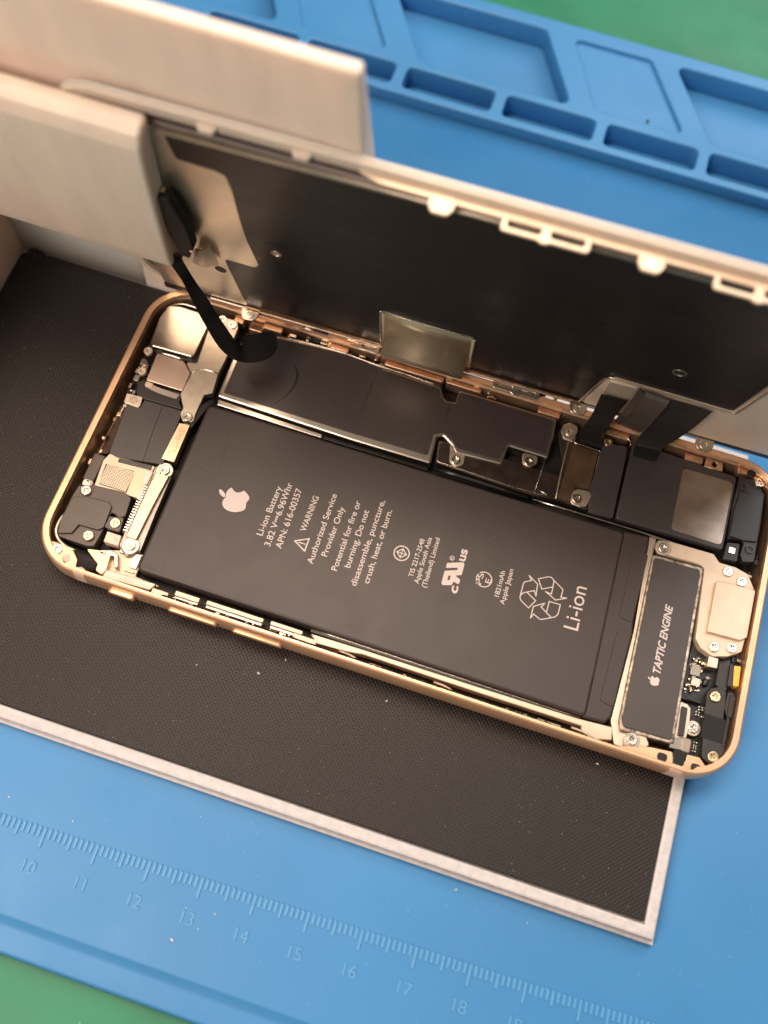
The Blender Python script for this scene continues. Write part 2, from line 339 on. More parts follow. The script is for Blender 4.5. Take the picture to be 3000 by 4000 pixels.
'btn':[(17.14,-1.51),(22.34,-1.30),(29.10,-0.94),(39.06,-0.89),(42.05,-0.89),(51.93,-0.84)],
'antL':[(10.17,-0.42),(12.46,-0.29)],
'antR':[(126.48,0.14),(128.75,0.31)],
't_li':[(40.91,19.00),(41.01,29.98)],
't_382':[(43.11,17.40),(42.75,31.44)],
't_apn':[(45.31,17.67),(44.96,30.84)],
't_warn':[(48.59,22.55),(48.67,30.40)],
't_auth':[(52.11,16.65),(51.90,32.05)],
't_prov':[(54.24,18.99),(54.26,29.88)],
't_pot':[(57.03,16.84),(56.88,32.19)],
't_burn':[(59.20,18.24),(59.05,30.83)],
't_dis':[(61.50,15.12),(61.40,33.93)],
't_crush':[(63.68,16.39),(63.35,32.39)],
't_tis':[(71.35,20.40),(71.28,28.64)],
't_asa':[(72.79,19.47),(72.55,29.42)],
't_thai':[(74.44,19.20),(74.08,29.84)],
't_c':[(80.34,20.15),(80.13,21.40)],
't_us':[(79.98,26.80),(79.96,29.06)],
't_r':[(77.40,26.66)],
't_ps':[(84.63,24.50)],
't_1821':[(88.33,21.95),(88.17,27.38)],
't_aj':[(89.71,20.78),(89.59,28.30)],
't_dia':[(67.81,24.45)],
't_tri':[(48.67,20.09)],
't_liion':[(104.47,20.48),(104.09,29.17)],
't_tap':[(121.55,17.05),(121.24,31.36)],
't_tapapple':[(120.81,15.72)],
't_apple':[(33.42,24.17)],
't_rec':[(96.51,24.54)],
'crumbs_grip':[(37.32,-7.83),(48.96,-5.64),(53.05,-0.57),(114.96,-0.92),(73.80,-2.85)],
'crumbs_mat':[(50.81,-54.14),(56.37,-47.92),(26.16,-41.10),(13.46,-40.76),(91.54,158.34),(96.19,-30.71)],
'ribmat':[(29.83,154.19),(53.00,155.21),(53.62,148.53),(30.36,146.55),(56.28,154.41),(79.63,154.79),(80.06,147.80),(56.32,147.54),(82.75,154.37),(106.05,154.85),(106.34,147.20),(82.70,148.01),(109.18,154.07),(123.52,154.78),(124.29,150.08),(108.89,149.30)],
'ribmat2':[(20.01,175.46),(59.49,180.24),(73.20,158.82),(71.61,156.59),(27.90,156.38),(67.59,179.44),(88.24,179.65),(101.42,158.64),(99.97,156.90),(78.57,158.02),(95.73,179.55),(119.47,179.37),(96.49,177.29),(108.84,157.47)],
's_black':[(15.30,61.54),(50.50,62.33),(50.49,62.00),(57.33,62.82),(68.32,63.52),(82.53,62.90),(88.37,63.35),(99.33,62.75),(109.16,62.24),(120.62,32.68),(118.91,17.97),(112.61,17.99),(101.73,18.19),(95.12,18.01),(93.90,-1.49),(78.77,-1.38),(49.70,1.00),(20.07,2.27),(19.28,13.11),(18.45,22.19),(25.18,21.99),(25.89,23.88),(24.45,33.18),(24.45,49.86),(24.17,54.28),(22.52,54.84),(15.81,55.31)],
's_silverline':[(50.49,64.93),(57.63,63.98)],
's_hole':[(30.00,30.99),(105.93,28.77),(16.92,16.72)],
's_box':[(49.68,19.05),(68.82,18.77),(69.15,2.93),(50.12,2.67)],
's_tabs':[(59.52,62.77),(81.56,63.58),(90.64,62.23),(68.23,65.98),(68.29,62.62),(73.91,60.73),(74.71,66.74),(75.34,65.05),(75.23,61.47),(81.07,60.75),(81.60,65.02)],
's_knobs':[(22.45,66.68),(37.43,66.09)],
's_panel1':[(95.12,10.85),(94.90,20.07),(100.97,20.30),(100.64,15.10),(100.55,11.74)],
's_rib1top':[(101.37,19.32),(107.62,17.90)],
'rec1':[(93.55,27.32),(92.29,26.58),(92.17,26.27),(92.20,23.53),(92.32,23.04),(92.68,22.64),(94.35,21.74),(95.31,23.59),(93.40,24.62)],
'rec1b':[(93.55,27.32),(93.29,27.56),(92.83,28.15),(94.84,26.97),(95.12,24.52),(94.57,25.49),(92.62,24.36),(92.28,23.77)],
'rec2':[(94.70,28.09),(96.49,29.13),(96.98,29.19),(97.43,28.97),(97.75,28.49),(97.91,25.89),(96.68,26.00),(98.94,24.97),(100.91,26.01),(99.80,25.90),(99.85,27.29),(99.67,27.60),(97.58,28.81)],
'rec2b':[(94.70,28.09),(95.87,26.26),(97.83,27.40)],
'rec3':[(97.25,23.77),(95.19,22.34),(95.23,19.91),(95.62,20.87),(96.91,20.27),(97.25,20.28),(99.68,21.62),(100.09,22.33),(100.08,24.36),(97.86,24.29),(97.87,22.10)],
'rec3b':[(97.25,23.77),(96.63,22.72),(98.85,21.39)],
'ulr':[(76.84,25.43),(79.71,26.54),(79.96,26.49),(80.14,26.22),(80.23,24.07),(80.12,23.91),(79.00,23.44),(80.24,22.95),(80.23,21.91),(79.06,22.17),(79.02,21.50),(78.84,21.31),(77.35,20.80),(77.02,20.98),(76.93,21.28),(76.84,23.70),(79.12,24.65),(79.13,25.16),(76.88,24.35)],
'ulrhole':[(77.83,23.00),(78.25,23.18),(78.29,22.24),(77.85,22.02)],
'apl':[(31.61,26.71),(31.88,26.45),(32.28,26.16),(32.79,26.02),(33.28,26.10),(33.70,26.37),(34.04,26.86),(34.48,26.72),(35.07,26.36),(35.60,25.91),(35.74,25.53),(35.66,25.15),(35.48,24.60),(35.56,24.14),(35.76,23.51),(35.64,22.98),(35.12,22.49),(34.32,22.04),(33.44,21.81),(32.53,21.84),(31.79,22.07),(31.29,22.52),(31.04,22.99),(30.96,23.53),(31.10,24.00),(31.21,24.38),(31.00,25.09),(31.02,25.72),(31.21,26.25)],
'apleaf':[(29.36,25.47),(29.69,25.60),(30.13,25.49),(30.65,25.17),(30.96,24.79),(31.11,24.31),(30.75,24.23),(30.22,24.43),(29.78,24.73)]}
# ------------------------------------------------------------------ materials used
GOLD = mat('gold_anodised', (0.80, 0.49, 0.30), .36, .62, var=.06, vscale=.15, bump=.004, bscale=9)
GOLDIN = mat('gold_bare', (0.68, 0.45, 0.29), .36, .9, var=.18, vscale=.5, bump=.02, bscale=1.2)
CREAM = mat('cream_paint', (0.68, 0.53, 0.40), .42, .35, var=.06, vscale=.4, bump=.006, bscale=5)
PINK = mat('antenna_plastic', (0.72, 0.50, 0.40), .5, 0, var=.05)
STEEL = mat('steel', (0.66, 0.60, 0.52), .28, 1)
STEELM = mat('matt_steel', (0.60, 0.51, 0.42), .42, 1, var=.07, vscale=.6, rvar=.06, bump=.004, bscale=6)
STEELP = mat('polished_steel', (0.78, 0.70, 0.58), .30, .85, bump=.16, bscale=.04, var=.05, vscale=.2)
GREYM = mat('grey_metal', (0.30, 0.26, 0.23), .40, .9, var=.1, vscale=.5, speck=.05)
DARKM = mat('dark_plated_metal', (0.10, 0.075, 0.06), .30, .85, var=.15, vscale=.2, rvar=.06, bump=.002, bscale=.6, speck=.05)
BATT = mat('battery_wrap', (0.040, 0.029, 0.027), .43, 0, rvar=.02, vscale=.08, bump=.004, bscale=.05, speck=.012, spec=.42)
FOIL = mat('black_foil', (0.041, 0.030, 0.029), .42, 0, var=.1, vscale=.2, bump=.008, bscale=.2, speck=.012, spec=.6)
GRAPH = mat('graphite_film', (0.042, 0.035, 0.035), .44, .1, var=.12, vscale=.3, bump=.01, bscale=2, speck=.10, speckc=(.25,.2,.17), spec=.6)
GRAPHS = mat('screen_graphite', (0.011, 0.009, 0.010), .33, .1, var=.10, rvar=.07, vscale=.10, bump=.006, bscale=3, stretch=(.25,1,1), speck=.015, speckc=(.2,.16,.14))
BLK = mat('black_plastic', (0.022, 0.018, 0.017), .42, 0, var=.15, vscale=.6, bump=.008, bscale=5, speck=.02, speckc=(.3,.25,.22))
BLKG = mat('black_gloss', (0.008, 0.007, 0.007), .28, 0, var=.1)
FLEX = mat('black_flex', (0.009, 0.008, 0.009), .55, 0, spec=.3, speck=.008, speckc=(.3,.25,.22))
DEEP = mat('cavity_black', (0.012, 0.009, 0.008), .6, 0, var=.4, vscale=.8, bump=.05, bscale=1.5)
PCB = mat('circuit_board', (0.012, 0.014, 0.014), .35, .1, var=.3, vscale=.9, bump=.03, bscale=2)
FOAM = mat('black_foam', (0.018, 0.013, 0.012), .8, 0, bump=.25, bscale=3.2, var=.4, vscale=2, speck=.12, speckc=(.25,.18,.14), speckscale=2.5)
PRINT = mat('white_ink', (0.62, 0.54, 0.52), .5, 0)
WHITE = mat('white_paint', (0.80, 0.72, 0.62), .4, 0)
BEZEL = mat('bezel_plastic', (0.66, 0.56, 0.47), .35, 0, var=.04, vscale=.2)
BRASS = mat('brass_screw', (0.78, 0.60, 0.36), .24, 1, rvar=.06, bump=.01, bscale=3)
SILV = mat('screw_steel', (0.76, 0.70, 0.60), .22, 1, rvar=.06, bump=.01, bscale=3)
YEL = mat('yellow_plastic', (0.80, 0.48, 0.07), .45)
CLEAR = mat('clear_tape', (0.45, 0.38, 0.32), .15, .3, var=.1)
BLUE = mat('blue_silicone', (0.042, 0.215, 0.48), .50, 0, var=.09, vscale=.016, rvar=.10, bump=.012, bscale=3, speck=.02, speckc=(.5,.55,.6), speckscale=.9)  # broad soft tone variation puts a glare into the colour
BLUE2 = mat('blue_silicone_relief', (0.090, 0.310, 0.57), .42, 0)
GREEN = mat('green_mat', (0.012, 0.185, 0.095), .48, 0, var=.18, vscale=.03, rvar=.1, bump=.02, bscale=.6, speck=.06, speckc=(.12,.42,.25), speckscale=.5)

def layered_plastic(name, color, rough, ax='Z', pitch=.45, amp=.02, big=.07):
    m = mat(name, color, rough, 0, var=.05, vscale=.6, stretch=(.30,.30,.004))
    nt = m.node_tree; N = nt.nodes; L = nt.links; b = N['Principled BSDF']
    b.inputs['Subsurface Weight'].default_value = .7; b.inputs['Subsurface Radius'].default_value = (.003,.002,.0015); b.inputs['Subsurface Scale'].default_value = 1
    tc = N.new('ShaderNodeTexCoord'); sx = N.new('ShaderNodeSeparateXYZ'); L.new(tc.outputs['Object'], sx.inputs[0])
    mu = N.new('ShaderNodeMath'); mu.operation = 'MULTIPLY'; mu.inputs[1].default_value = 1000/pitch*6.283
    L.new(sx.outputs[ax], mu.inputs[0]); si = N.new('ShaderNodeMath'); si.operation = 'SINE'; L.new(mu.outputs[0], si.inputs[0])
    ml = N.new('ShaderNodeMath'); ml.operation = 'MULTIPLY'; ml.inputs[1].default_value = amp; L.new(si.outputs[0], ml.inputs[0])
    mp = N.new('ShaderNodeMapping'); mp.inputs['Scale'].default_value = (1000,1000,1000) if ax == 'none' else ((210,210,4) if ax != 'X' else (380, 20, 20)); L.new(tc.outputs['Object'], mp.inputs[0])
    n = N.new('ShaderNodeTexNoise'); n.inputs['Scale'].default_value = .6; n.inputs['Detail'].default_value = 3; L.new(mp.outputs[0], n.inputs['Vector'])
    m3 = N.new('ShaderNodeMath'); m3.operation = 'MULTIPLY'; m3.inputs[1].default_value = big*10; L.new(n.outputs['Fac'], m3.inputs[0])
    ad = N.new('ShaderNodeMath'); ad.operation = 'ADD'; L.new(ml.outputs[0], ad.inputs[0]); L.new(m3.outputs[0], ad.inputs[1])
    bp = N.new('ShaderNodeBump'); bp.inputs['Distance'].default_value = S; L.new(ad.outputs[0], bp.inputs['Height']); L.new(bp.outputs[0], b.inputs['Normal'])
    return m
PRINTED = layered_plastic('printed_plastic', (0.84, 0.70, 0.60), .45)
PRINTEDW = mat('printed_plastic_tray', (0.52, 0.50, 0.51), .5, 0, var=.10, vscale=.7, bump=.05, bscale=2.2, speck=.05, speckc=(.3,.26,.25), speckscale=2)

def grip_material():
    m = mat('grip_rubber', (0.030, 0.022, 0.020), .48, 0, var=.12, vscale=.04, spec=.45)
    nt = m.node_tree; N = nt.nodes; L = nt.links; b = N['Principled BSDF']
    tc = N.new('ShaderNodeTexCoord'); sx = N.new('ShaderNodeSeparateXYZ'); L.new(tc.outputs['Object'], sx.inputs[0])
    def wave(op):
        a = N.new('ShaderNodeMath'); a.operation = op; L.new(sx.outputs['X'], a.inputs[0]); L.new(sx.outputs['Y'], a.inputs[1])
        mu = N.new('ShaderNodeMath'); mu.operation = 'MULTIPLY'; mu.inputs[1].default_value = 1000*6.283/.86; L.new(a.outputs[0], mu.inputs[0])
        s = N.new('ShaderNodeMath'); s.operation = 'SINE'; L.new(mu.outputs[0], s.inputs[0]); return s.outputs[0]
    a = N.new('ShaderNodeMath'); a.operation = 'ADD'; L.new(wave('ADD'), a.inputs[0]); L.new(wave('SUBTRACT'), a.inputs[1])
    sm = N.new('ShaderNodeMapRange'); sm.interpolation_type = 'SMOOTHSTEP'; sm.inputs[1].default_value = -.2; sm.inputs[2].default_value = 1.7; L.new(a.outputs[0], sm.inputs[0])
    bp = N.new('ShaderNodeBump'); bp.inputs['Distance'].default_value = .16*S; L.new(sm.outputs[0], bp.inputs['Height']); L.new(bp.outputs[0], b.inputs['Normal'])
    # stud highlights and groove shade painted into the colour: lighter tops, black grooves
    mx = N.new('ShaderNodeMix'); mx.data_type = 'RGBA'; L.new(sm.outputs[0], mx.inputs['Factor'])
    mx.inputs['A'].default_value = (0.008, 0.006, 0.0055, 1); mx.inputs['B'].default_value = (0.058, 0.045, 0.043, 1); L.new(mx.outputs['Result'], b.inputs['Base Color'])
    return m
GRIP = grip_material()

# ------------------------------------------------------------------ the table
t = box('table_top', -600, -500, -18, 800, 900, -8.0, GREEN, bev=.2); t['kind'] = 'structure'

# ------------------------------------------------------------------ blue silicone mat
mroot = empty('silicone_mat', (60, 60, -8), 'blue silicone repair mat with embossed ruler and moulded parts pockets', 'repair mat')
X0, X1, YF, YB = -150, 260, -65.6, 180.0
box('base', X0, YF, -7.9, X1, YB+1, -6.2, BLUE, mroot, bev=.5)
xf_ = Matrix(((0,0,1,0),(1,0,0,0),(0,1,0,0),(0,0,0,1)))
plate('work_surface', [(YF+.1,-6.2),(YF+.3,-5.5),(YF+.9,-5.2),(-61.6,-5.1),(-60.6,-4.9),(-59.5,-3.65),(-58.9,-3.4),(141.8,-3.4),(141.8,-6.15)], X0+.3, X1-.3, BLUE, mroot, bev=0, xf=xf_)
tray_holes = []
for x0, x1 in ((-22.4,1.4), (4.2,27.4), (30.4,53.3), (56.4,79.3), (82.4,105.4), (108.4,131.4), (134.4,157.4), (160.4,183.4)):
    tray_holes.append(fillet(rect(x0, 144.0, x1, 151.0), 1.6))
for x0 in (-58.0, 19.5, 95.0, 170.0):
    tray_holes.append(fillet([(x0+13.2,153.4),(x0+52.5,153.4),(x0+40.5,176.0),(x0-.5,176.0)], 2.0))
for x0 in (-10.5, 66.8, 143):
    tray_holes.append(fillet([(x0+11.5,154.2),(x0+34.0,154.2),(x0+21.3,175.6),(x0+.9,175.6)], 1.6))
plate('pocket_tray', [(X0+.4,141.72),(X1-.4,141.72),(X1-.4,YB),(X0+.4,YB)], -6.15, 0.0, BLUE, mroot, bev=.5, holes=tray_holes)
for k, x0 in enumerate((-10.5, 66.8, 143)):
    plate('shallow_pocket_floor', [(x0+9.5,152.6),(x0+36.0,152.6),(x0+23,177.0),(x0-1,177.0)], -6.1, -1.1, BLUE, mroot, bev=0)
# ruler
ang = .0235; ux, uy = math.cos(ang), math.sin(ang); rx0, ry0 = 22.36, -47.2
quads = []
for k in range(-45, 135):
    x = rx0 + k*ux; y = ry0 + k*uy
    ln = 3.5 if k % 10 == 0 else (2.5 if k % 5 == 0 else 1.75)
    base = 3.5-ln; wd = .2
    d = Vector((-uy, ux)); e = Vector((ux, uy)); p = Vector((x, y)) + d*base; q = Vector((x, y)) + d*3.5
    quads.append([tuple(p-e*wd), tuple(p+e*wd), tuple(q+e*wd), tuple(q-e*wd)])
flat_polys('ruler_ticks', quads, -3.42, -3.12, BLUE2, mroot)
mes = []
for nmb in range(7, 23):
    k = (nmb-10)*10; x = rx0 + k*ux - .75; y = ry0 + k*uy - 4.6
    me = text_me(str(nmb), 3.1, .0, 0, 'CENTER', .16)
    me.transform(Matrix.Translation((x+.3, y, -3.35)) @ Matrix.Rotation(ang, 4, 'Z')); me.transform(Matrix.Scale(S, 4)); mes.append(me)
link('ruler_numbers', join(mes, 'numbers'), BLUE2, mroot)

# ------------------------------------------------------------------ printed holder
hroot = empty('phone_holder', (40, 40, -3.4), 'cream printed holder gripping the screen, with a black studded rubber inset', 'phone holder')
# tray: thick plate with a chamfered outline, recess for the mat
tray = [(-60,-28.4),(131.6,-28.4),(131.6,72),(-60,72)]
plate('tray_floor', [(-59,-28.2),(131.2,-28.2),(131.2,71),(-59,71)], -3.38, -1.2, PRINTEDW, hroot, bev=.1)
plate('tray_rim', tray, -1.6, 0.05, PRINTEDW, hroot, bev=.45, holes=[rect(-34.7,-26.2,129.45,68.6)])
plate('tray_skirt', [(-60,-29.1),(132.1,-29.1),(132.1,72.5),(-60,72.5)], -3.39, -1.7, PRINTEDW, hroot, bev=.25, holes=[rect(-58,-27.9,130.9,70.8)])
# the rubber sheet, its back left corner torn
ins = [(-34.5,-26.0),(129.2,-25.7),(129.2,67.9),(-28.6,68.4),(-29.3,67.2),(-30.8,67.9),(-32.2,66.9),(-33.4,67.7),(-34.5,66.5)]
plate('rubber_inset', ins, -1.15, 0.0, GRIP, hroot, bev=.12)
bm = bmesh.new(); bmesh.ops.create_icosphere(bm, subdivisions=3, radius=1.0)
for v in bm.verts:
    f = 1 + .35*math.sin(9*v.co.x+3*v.co.y)*math.cos(7*v.co.z+5*v.co.y); v.co = Vector((v.co.x*1.9*f, v.co.y*1.2*f, v.co.z*.8*f))
me = bpy.data.meshes.new('torn'); bm.to_mesh(me); bm.free(); me.transform(Matrix.Translation((-31.0, 67.2, .4))); me.transform(Matrix.Scale(S, 4))
link('torn_corner', me, FOAM, hroot)
# left wall and back wall
sn, cs = .18219, .98326
def prof_x(name, prof, x0, x1, m, bev=.5, r=0.0, label=None):
    """profile in the Y-Z plane extruded along X"""
    xf = Matrix(((0,0,1,0),(1,0,0,0),(0,1,0,0),(0,0,0,1)))
    return plate(name, prof, x0, x1, m, hroot, r=r, bev=bev, xf=xf, label=label)
def st(t_, d_):     # point of the screen plane's cross-section: height t along it, offset d towards the viewer
    return (67.3 - sn*t_ - cs*d_, 7.5 + cs*t_ - sn*d_)
prof_x('left_wall', [(-29,-1),(72,-1),(72,40),(20,36),(-29,12)], -60, -34.8, PRINTED, bev=.8)
back = [(68.6,-1.5), (68.7, 7.0), st(4,-1.6), st(85.2,-1.6), st(85.0,-3.8), st(60,-7), st(40,-9), (92,-1.5)]
prof_x('rear_plate', back, -70, 46.8, PRINTED, bev=.6, r=.8)
prof_x('slot_back', [(68.5,0), (68.5,8), st(12,-1.55), st(22,3.0), st(58,2.6), st(58,-1.7), st(3,-1.8), (69.2,0)], -70, -5.2, PRINTED, bev=.1)
cheek = [st(21.5,2.6), st(66.3,1.4), st(66.2,3.6), st(65.2,5.0), st(62.5,5.9), st(55,6.4), st(40,6.7), st(27,6.8), st(23,6.4), st(21.5,5.2)]
xf = Matrix(((0,0,1,0),(1,0,0,0),(0,1,0,0),(0,0,0,1)))
ck = prof_x('front_cheek', cheek, -70, 11.5, PRINTED, bev=.8, r=1.0)
for v in ck.data.vertices:      # the free edge leans: further out near the top
    if v.co.x > 8*S: v.co.x += (v.co.z/S - 52)*.09*S + .7*S
# the curved clip tooth under the cheek
ribbon('clip_tooth', [(3,59.5,27),(6.2,60.3,25),(8.0,61.5,23)], [(6,60,28),(8,60.8,26),(9,62,25)], .6, PRINTED, hroot)

# ------------------------------------------------------------------ opened phone
ph = empty('opened_smartphone', (69, 33, 0), 'opened gold smartphone body with battery and boards showing, lying on black rubber', 'smartphone')
prof = [(3.4,0.1),(1.1,.35),(.45,1.0),(.10,2.0),(-.08,3.2),(-.08,5.0),(.0,6.4),(.28,7.12),(.5,7.3),(1.0,7.3),(1.12,7.15),(1.18,5.9),(1.5,5.5),(2.1,1.0),(3.2,1.0)]
fr = sweep('frame', prof, GOLD, ph)
fr.data.materials.append(GOLDIN)
nn_ = len(rrect(0))
for i, p in enumerate(fr.data.polygons):
    if i//nn_ >= 9: p.material_index = 1
for p in fr.data.polygons: p.use_smooth = True
try:
    fr.data.set_sharp_from_angle(angle=math.radians(28))
except Exception: pass
# thin dark parting line where the display sits
sweep('seal_line', [(.50,7.29),(.50,7.318),(.58,7.318),(.58,7.29)], mat('seal', (.35,.17,.09), .6), fr)
ih = [(x, (1.0 if (y < 2.2 and 7 < x < 131) else y)) for x, y in rrect(1.62)]
plate('rim_ledge', rrect(.93), 6.5, 7.27, GOLD, fr, bev=.0, holes=[ih])
plate('back_glass', rrect(3.0), -.0, .9, WHITE, ph, bev=.2)
plate('floor', rrect(2.4), 1.0, 1.5, DEEP, ph, bev=0)
# antenna breaks
def front_band(name, x0, x1, m):
    pr = [(.0,.0)]; path = [(i-.03, z) for i, z in prof[1:8]] + [(1.2, 7.34), (1.2, 1.5)]
    vs = []; fs = []; k = len(path)
    for x in (x0, x1): vs += [(x, i, z+.02) for i, z in path]
    for j in range(k): fs.append((j, (j+1) % k, k+(j+1) % k, k+j))
    fs += [tuple(range(k)), tuple(range(k, 2*k))]
    return mesh(name, vs, fs, m, fr)
front_band('antenna_band', 10.0, 12.2, PINK); front_band('antenna_band', 126.4, 128.6, PINK)
# side buttons
for nm, x0, x1, zc, hh, out_ in (('mute_switch', 17.1, 22.4, 4.6, .75, .95), ('volume_button', 29.1, 39.0, 4.4, .75, .62), ('volume_button', 42.1, 52.0, 4.4, .75, .62)):
    xf = Matrix(((1,0,0,0),(0,0,-1,0),(0,1,0,zc),(0,0,0,1)))
    plate(nm, rect(x0, -hh, x1, hh), -.3, out_, GOLD, ph, r=.74, bev=.2, xf=xf)

def G_(k): return G[k]
def shape(name, key, z0, z1, m, parent=None, r=.5, bev=.06, holes=(), label=None, clip=None):
    pts = G[key]
    if clip: pts = [(min(max(x, clip[0]), clip[1]), min(max(y, clip[2]), clip[3])) for x, y in pts]
    return plate(name, pts, z0, z1, m, parent or ph, r=r, bev=bev, holes=holes, label=label)
CL = (2.0, 136.0, 1.6, 65.0)

# ---- battery
bat = plate('battery', [(20.5,4.9),(109.9,4.8),(108.9,43.3),(20.4,42.6)], 1.6, 5.6, BATT, ph, r=1.2, bev=.55)
plate('end_flap', [(108.6,43.6),(113.9,44.1),(114.6,25.4),(115.0,23.0),(114.5,6.4),(113.6,5.0),(109.3,4.75)], 1.6, 5.25, BATT, bat, r=.6, bev=.4)
plate('pull_tab', [(111.45,40.0),(114.35,40.3),(114.25,25.4),(111.6,25.8)], 5.24, 5.42, BATT, bat, r=.7, bev=.06)
plate('pull_tab', [(111.9,23.4),(114.5,23.6),(114.35,8.2),(111.65,8.8)], 5.24, 5.42, BATT, bat, r=.7, bev=.06)
plate('corner_tape', [(20.9,39.9),(26.5,40.0),(28.0,28.5),(21.5,28.4)], 5.6, 5.64, BATT, bat, r=.3, bev=.01)
plate('corner_tape', [(21.1,13.0),(25.2,12.8),(25.4,6.0),(21.3,5.8)], 5.6, 5.64, BATT, bat, r=.3, bev=.01)
tube('seam_bead', [(109.6,5.2,5.3),(109.3,16,5.5),(109.0,30,5.5),(108.7,42.6,5.4)], .09, BLKG, bat)
tube('edge_bead', [(56,4.62,4.9),(76,4.55,5.0),(96,4.5,5.0),(109,4.5,4.9)], .07, SILV, bat)
# printing
ZL = 5.612; Z2 = .006
T = []
def tb(s, k, h, off=.012, dz=0): T.append(text_between(s, G[k][0], G[k][1], ZL, h, off))
tb('Li-ion Battery','t_li',1.32); tb('3.82 V⎓6.96Whr','t_382',1.32); tb('APN: 616-00357','t_apn',1.32)
tb('WARNING','t_warn',1.25); tb('Authorized Service','t_auth',1.25); tb('Provider Only','t_prov',1.25); tb('Potential for fire or','t_pot',1.25)
tb('burning. Do not','t_burn',1.25); tb('disassemble, puncture,','t_dis',1.25); tb('crush, heat, or burn.','t_crush',1.25)
tb('TIS 2217-2548','t_tis',.98); tb('Apple South Asia','t_asa',.98); tb('(Thailand) Limited','t_thai',.98)
tb('1821mAh','t_1821',.98); tb('Apple Japan','t_aj',.98)
T.append(text_between('c', (80.45,20.0), (80.25,21.5), ZL, 1.75, .06)); T.append(text_between('us', (80.05,26.75), (79.95,29.3), ZL, 1.75, .07))
T.append(text_between('R', (77.75,26.45), (77.72,26.95), ZL, .5, .01))
T.append(text_between('PS', (84.35,23.2), (84.35,25.6), ZL, 1.1, .01)); T.append(text_between('E', (86.0,24.0), (86.0,24.9), ZL, 1.1, .01))
T.append(text_between('Li-ion', (104.55,20.3), (104.25,29.3), ZL, 3.0, .0))
lab = link('printed_text', join(T, 'print'), PRINT, bat)
def rings(name, x, y, r, w_, z=ZL): return plate_me(name, [circ(x, y, r), circ(x, y, r-w_)], z-.01, z+.01)
flat_polys('recycling_mark', sum([stroke(G[k], .2) for k in ('rec1','rec1b','rec2','rec2b','rec3','rec3b')], []), ZL-.01, ZL+.005, PRINT, bat)
tri = [(47.25,20.1),(49.75,18.75),(49.75,21.45)]
flat_polys('warning_mark', stroke(tri, .26, True) + stroke([(48.1,20.1),(49.0,20.1)], .22) + stroke([(49.25,20.1),(49.42,20.1)], .22), ZL-.01, ZL+.005, PRINT, bat)
cx, cy = 67.81, 24.45
dm = [(cx-1.0,cy),(cx,cy-.95),(cx+1.0,cy),(cx,cy+.95)]
def rings(name, x, y, r, w_, z=ZL): return plate_me(name, [circ(x, y, r), circ(x, y, r-w_)], z-.01, z+.01)
flat_polys('diamond_mark', stroke(dm, .2, True) + stroke([(cx-1,cy),(cx+1,cy)], .16) + stroke([(cx,cy-.95),(cx,cy+.95)], .16), ZL-.01, ZL+.005, PRINT, bat)
link('mark_ring', rings('a', cx, cy, 1.62, .24), PRINT, bat); link('mark_ring', rings('b', 84.63, 24.5, 1.62, .2), PRINT, bat); link('mark_ring', rings('c', 77.5, 26.7, .5, .12), PRINT, bat)
link('certification_mark', plate_me('ul', [fillet(G['ulr'], .18), G['ulrhole']], ZL-.01, ZL+.01), PRINT, bat)
link('apple_emblem', join([plate_me('apple', [fillet(G['apl'], .12), ], ZL-.01, ZL+.01), plate_me('leaf', [fillet(G['apleaf'], .1)], ZL-.01, ZL+.01)], 'apple_emblem'), PRINT, bat)

# ---- logic board cover (black film on a steel can)
sh = shape('board_shield', 'shield', 2.2, 5.2, STEEL, r=.5, bev=.35)
shape('shield_film', 'shieldfilm', 5.19, 5.32, FOIL, sh, r=.5, bev=.05)
for k in ('seam1', 'seam2'):
    a, b = G[k]; tube('film_seam', [(a[0], a[1], 5.315), (b[0], b[1], 5.315)], .045, BLKG, sh, n=1)
pm = G['padmark']; ribbon('black_arc', [(p[0]-.22, p[1]-.02, 5.335) for p in pm], [(p[0]+.22, p[1]+.12, 5.335) for p in pm], .02, BLKG, sh)  # thin black curved mark on the film
# ---- right hand cover plates
cw = shape('connector_cowling', 'cowl', 3.6, 4.85, DARKM, r=.5, bev=.1)
tube('cowling_outline', [(x, y, 4.86) for x, y in fillet([(67.9,50.6),(68.7,46.1),(85,45.7),(94,46.1)], .5)], .09, SILV, cw, n=1)
tube('cowling_fold', [(93.3,59.3,4.85),(93.5,52,4.9),(93.9,46.0,4.85)], .18, STEELM, cw)
tube('cowling_edge', [(94.2,63.4,4.9),(94.4,60.0,4.9),(95.5,59.6,4.9),(99.6,59.5,4.9),(100.1,58.5,4.9),(100.2,49.8,4.9)], .09, SILV, cw, n=2)
plate('bronze_cover', [(94.4,59.2),(99.8,59.2),(99.9,50.2),(97.0,50.0),(96.6,46.3),(94.2,46.3)], 4.84, 4.93, mat('bronze_plating', (.26,.165,.105), .32, .9, var=.15, vscale=.2, rvar=.06, speck=.08, speckc=(.7,.55,.42)), cw, r=.3, bev=.03)
tube('scratch', [(90.2,60.2,4.87),(89.6,53,4.87),(89.4,46.2,4.87)], .03, SILV, cw, n=1)
def lug(key, hole, z0=4.7, z1=5.15):
    lg = shape('screw_lug', key, z0, z1, STEELM, ph, r=1.0, bev=.15)
    return lg
for k in ('tongue1', 'tongue2', 'tongue3', 'tongue4'): lug(k, None)
g1 = plate('graphite_cover', [(99.9,49.9),(100.4,61.5),(105.2,62.4),(105.5,60),(105.9,45.6),(100.9,45.3)], 3.8, 5.1, GRAPH, ph, r=.4, bev=.12)
g2 = plate('graphite_panel', [(106.2,63.0),(111.4,63.6),(120.9,63.2),(128.4,63.0),(128.5,46.0),(119.7,45.9),(106.4,45.7)], 3.8, 5.35, GRAPH, ph, r=.7, bev=.2)
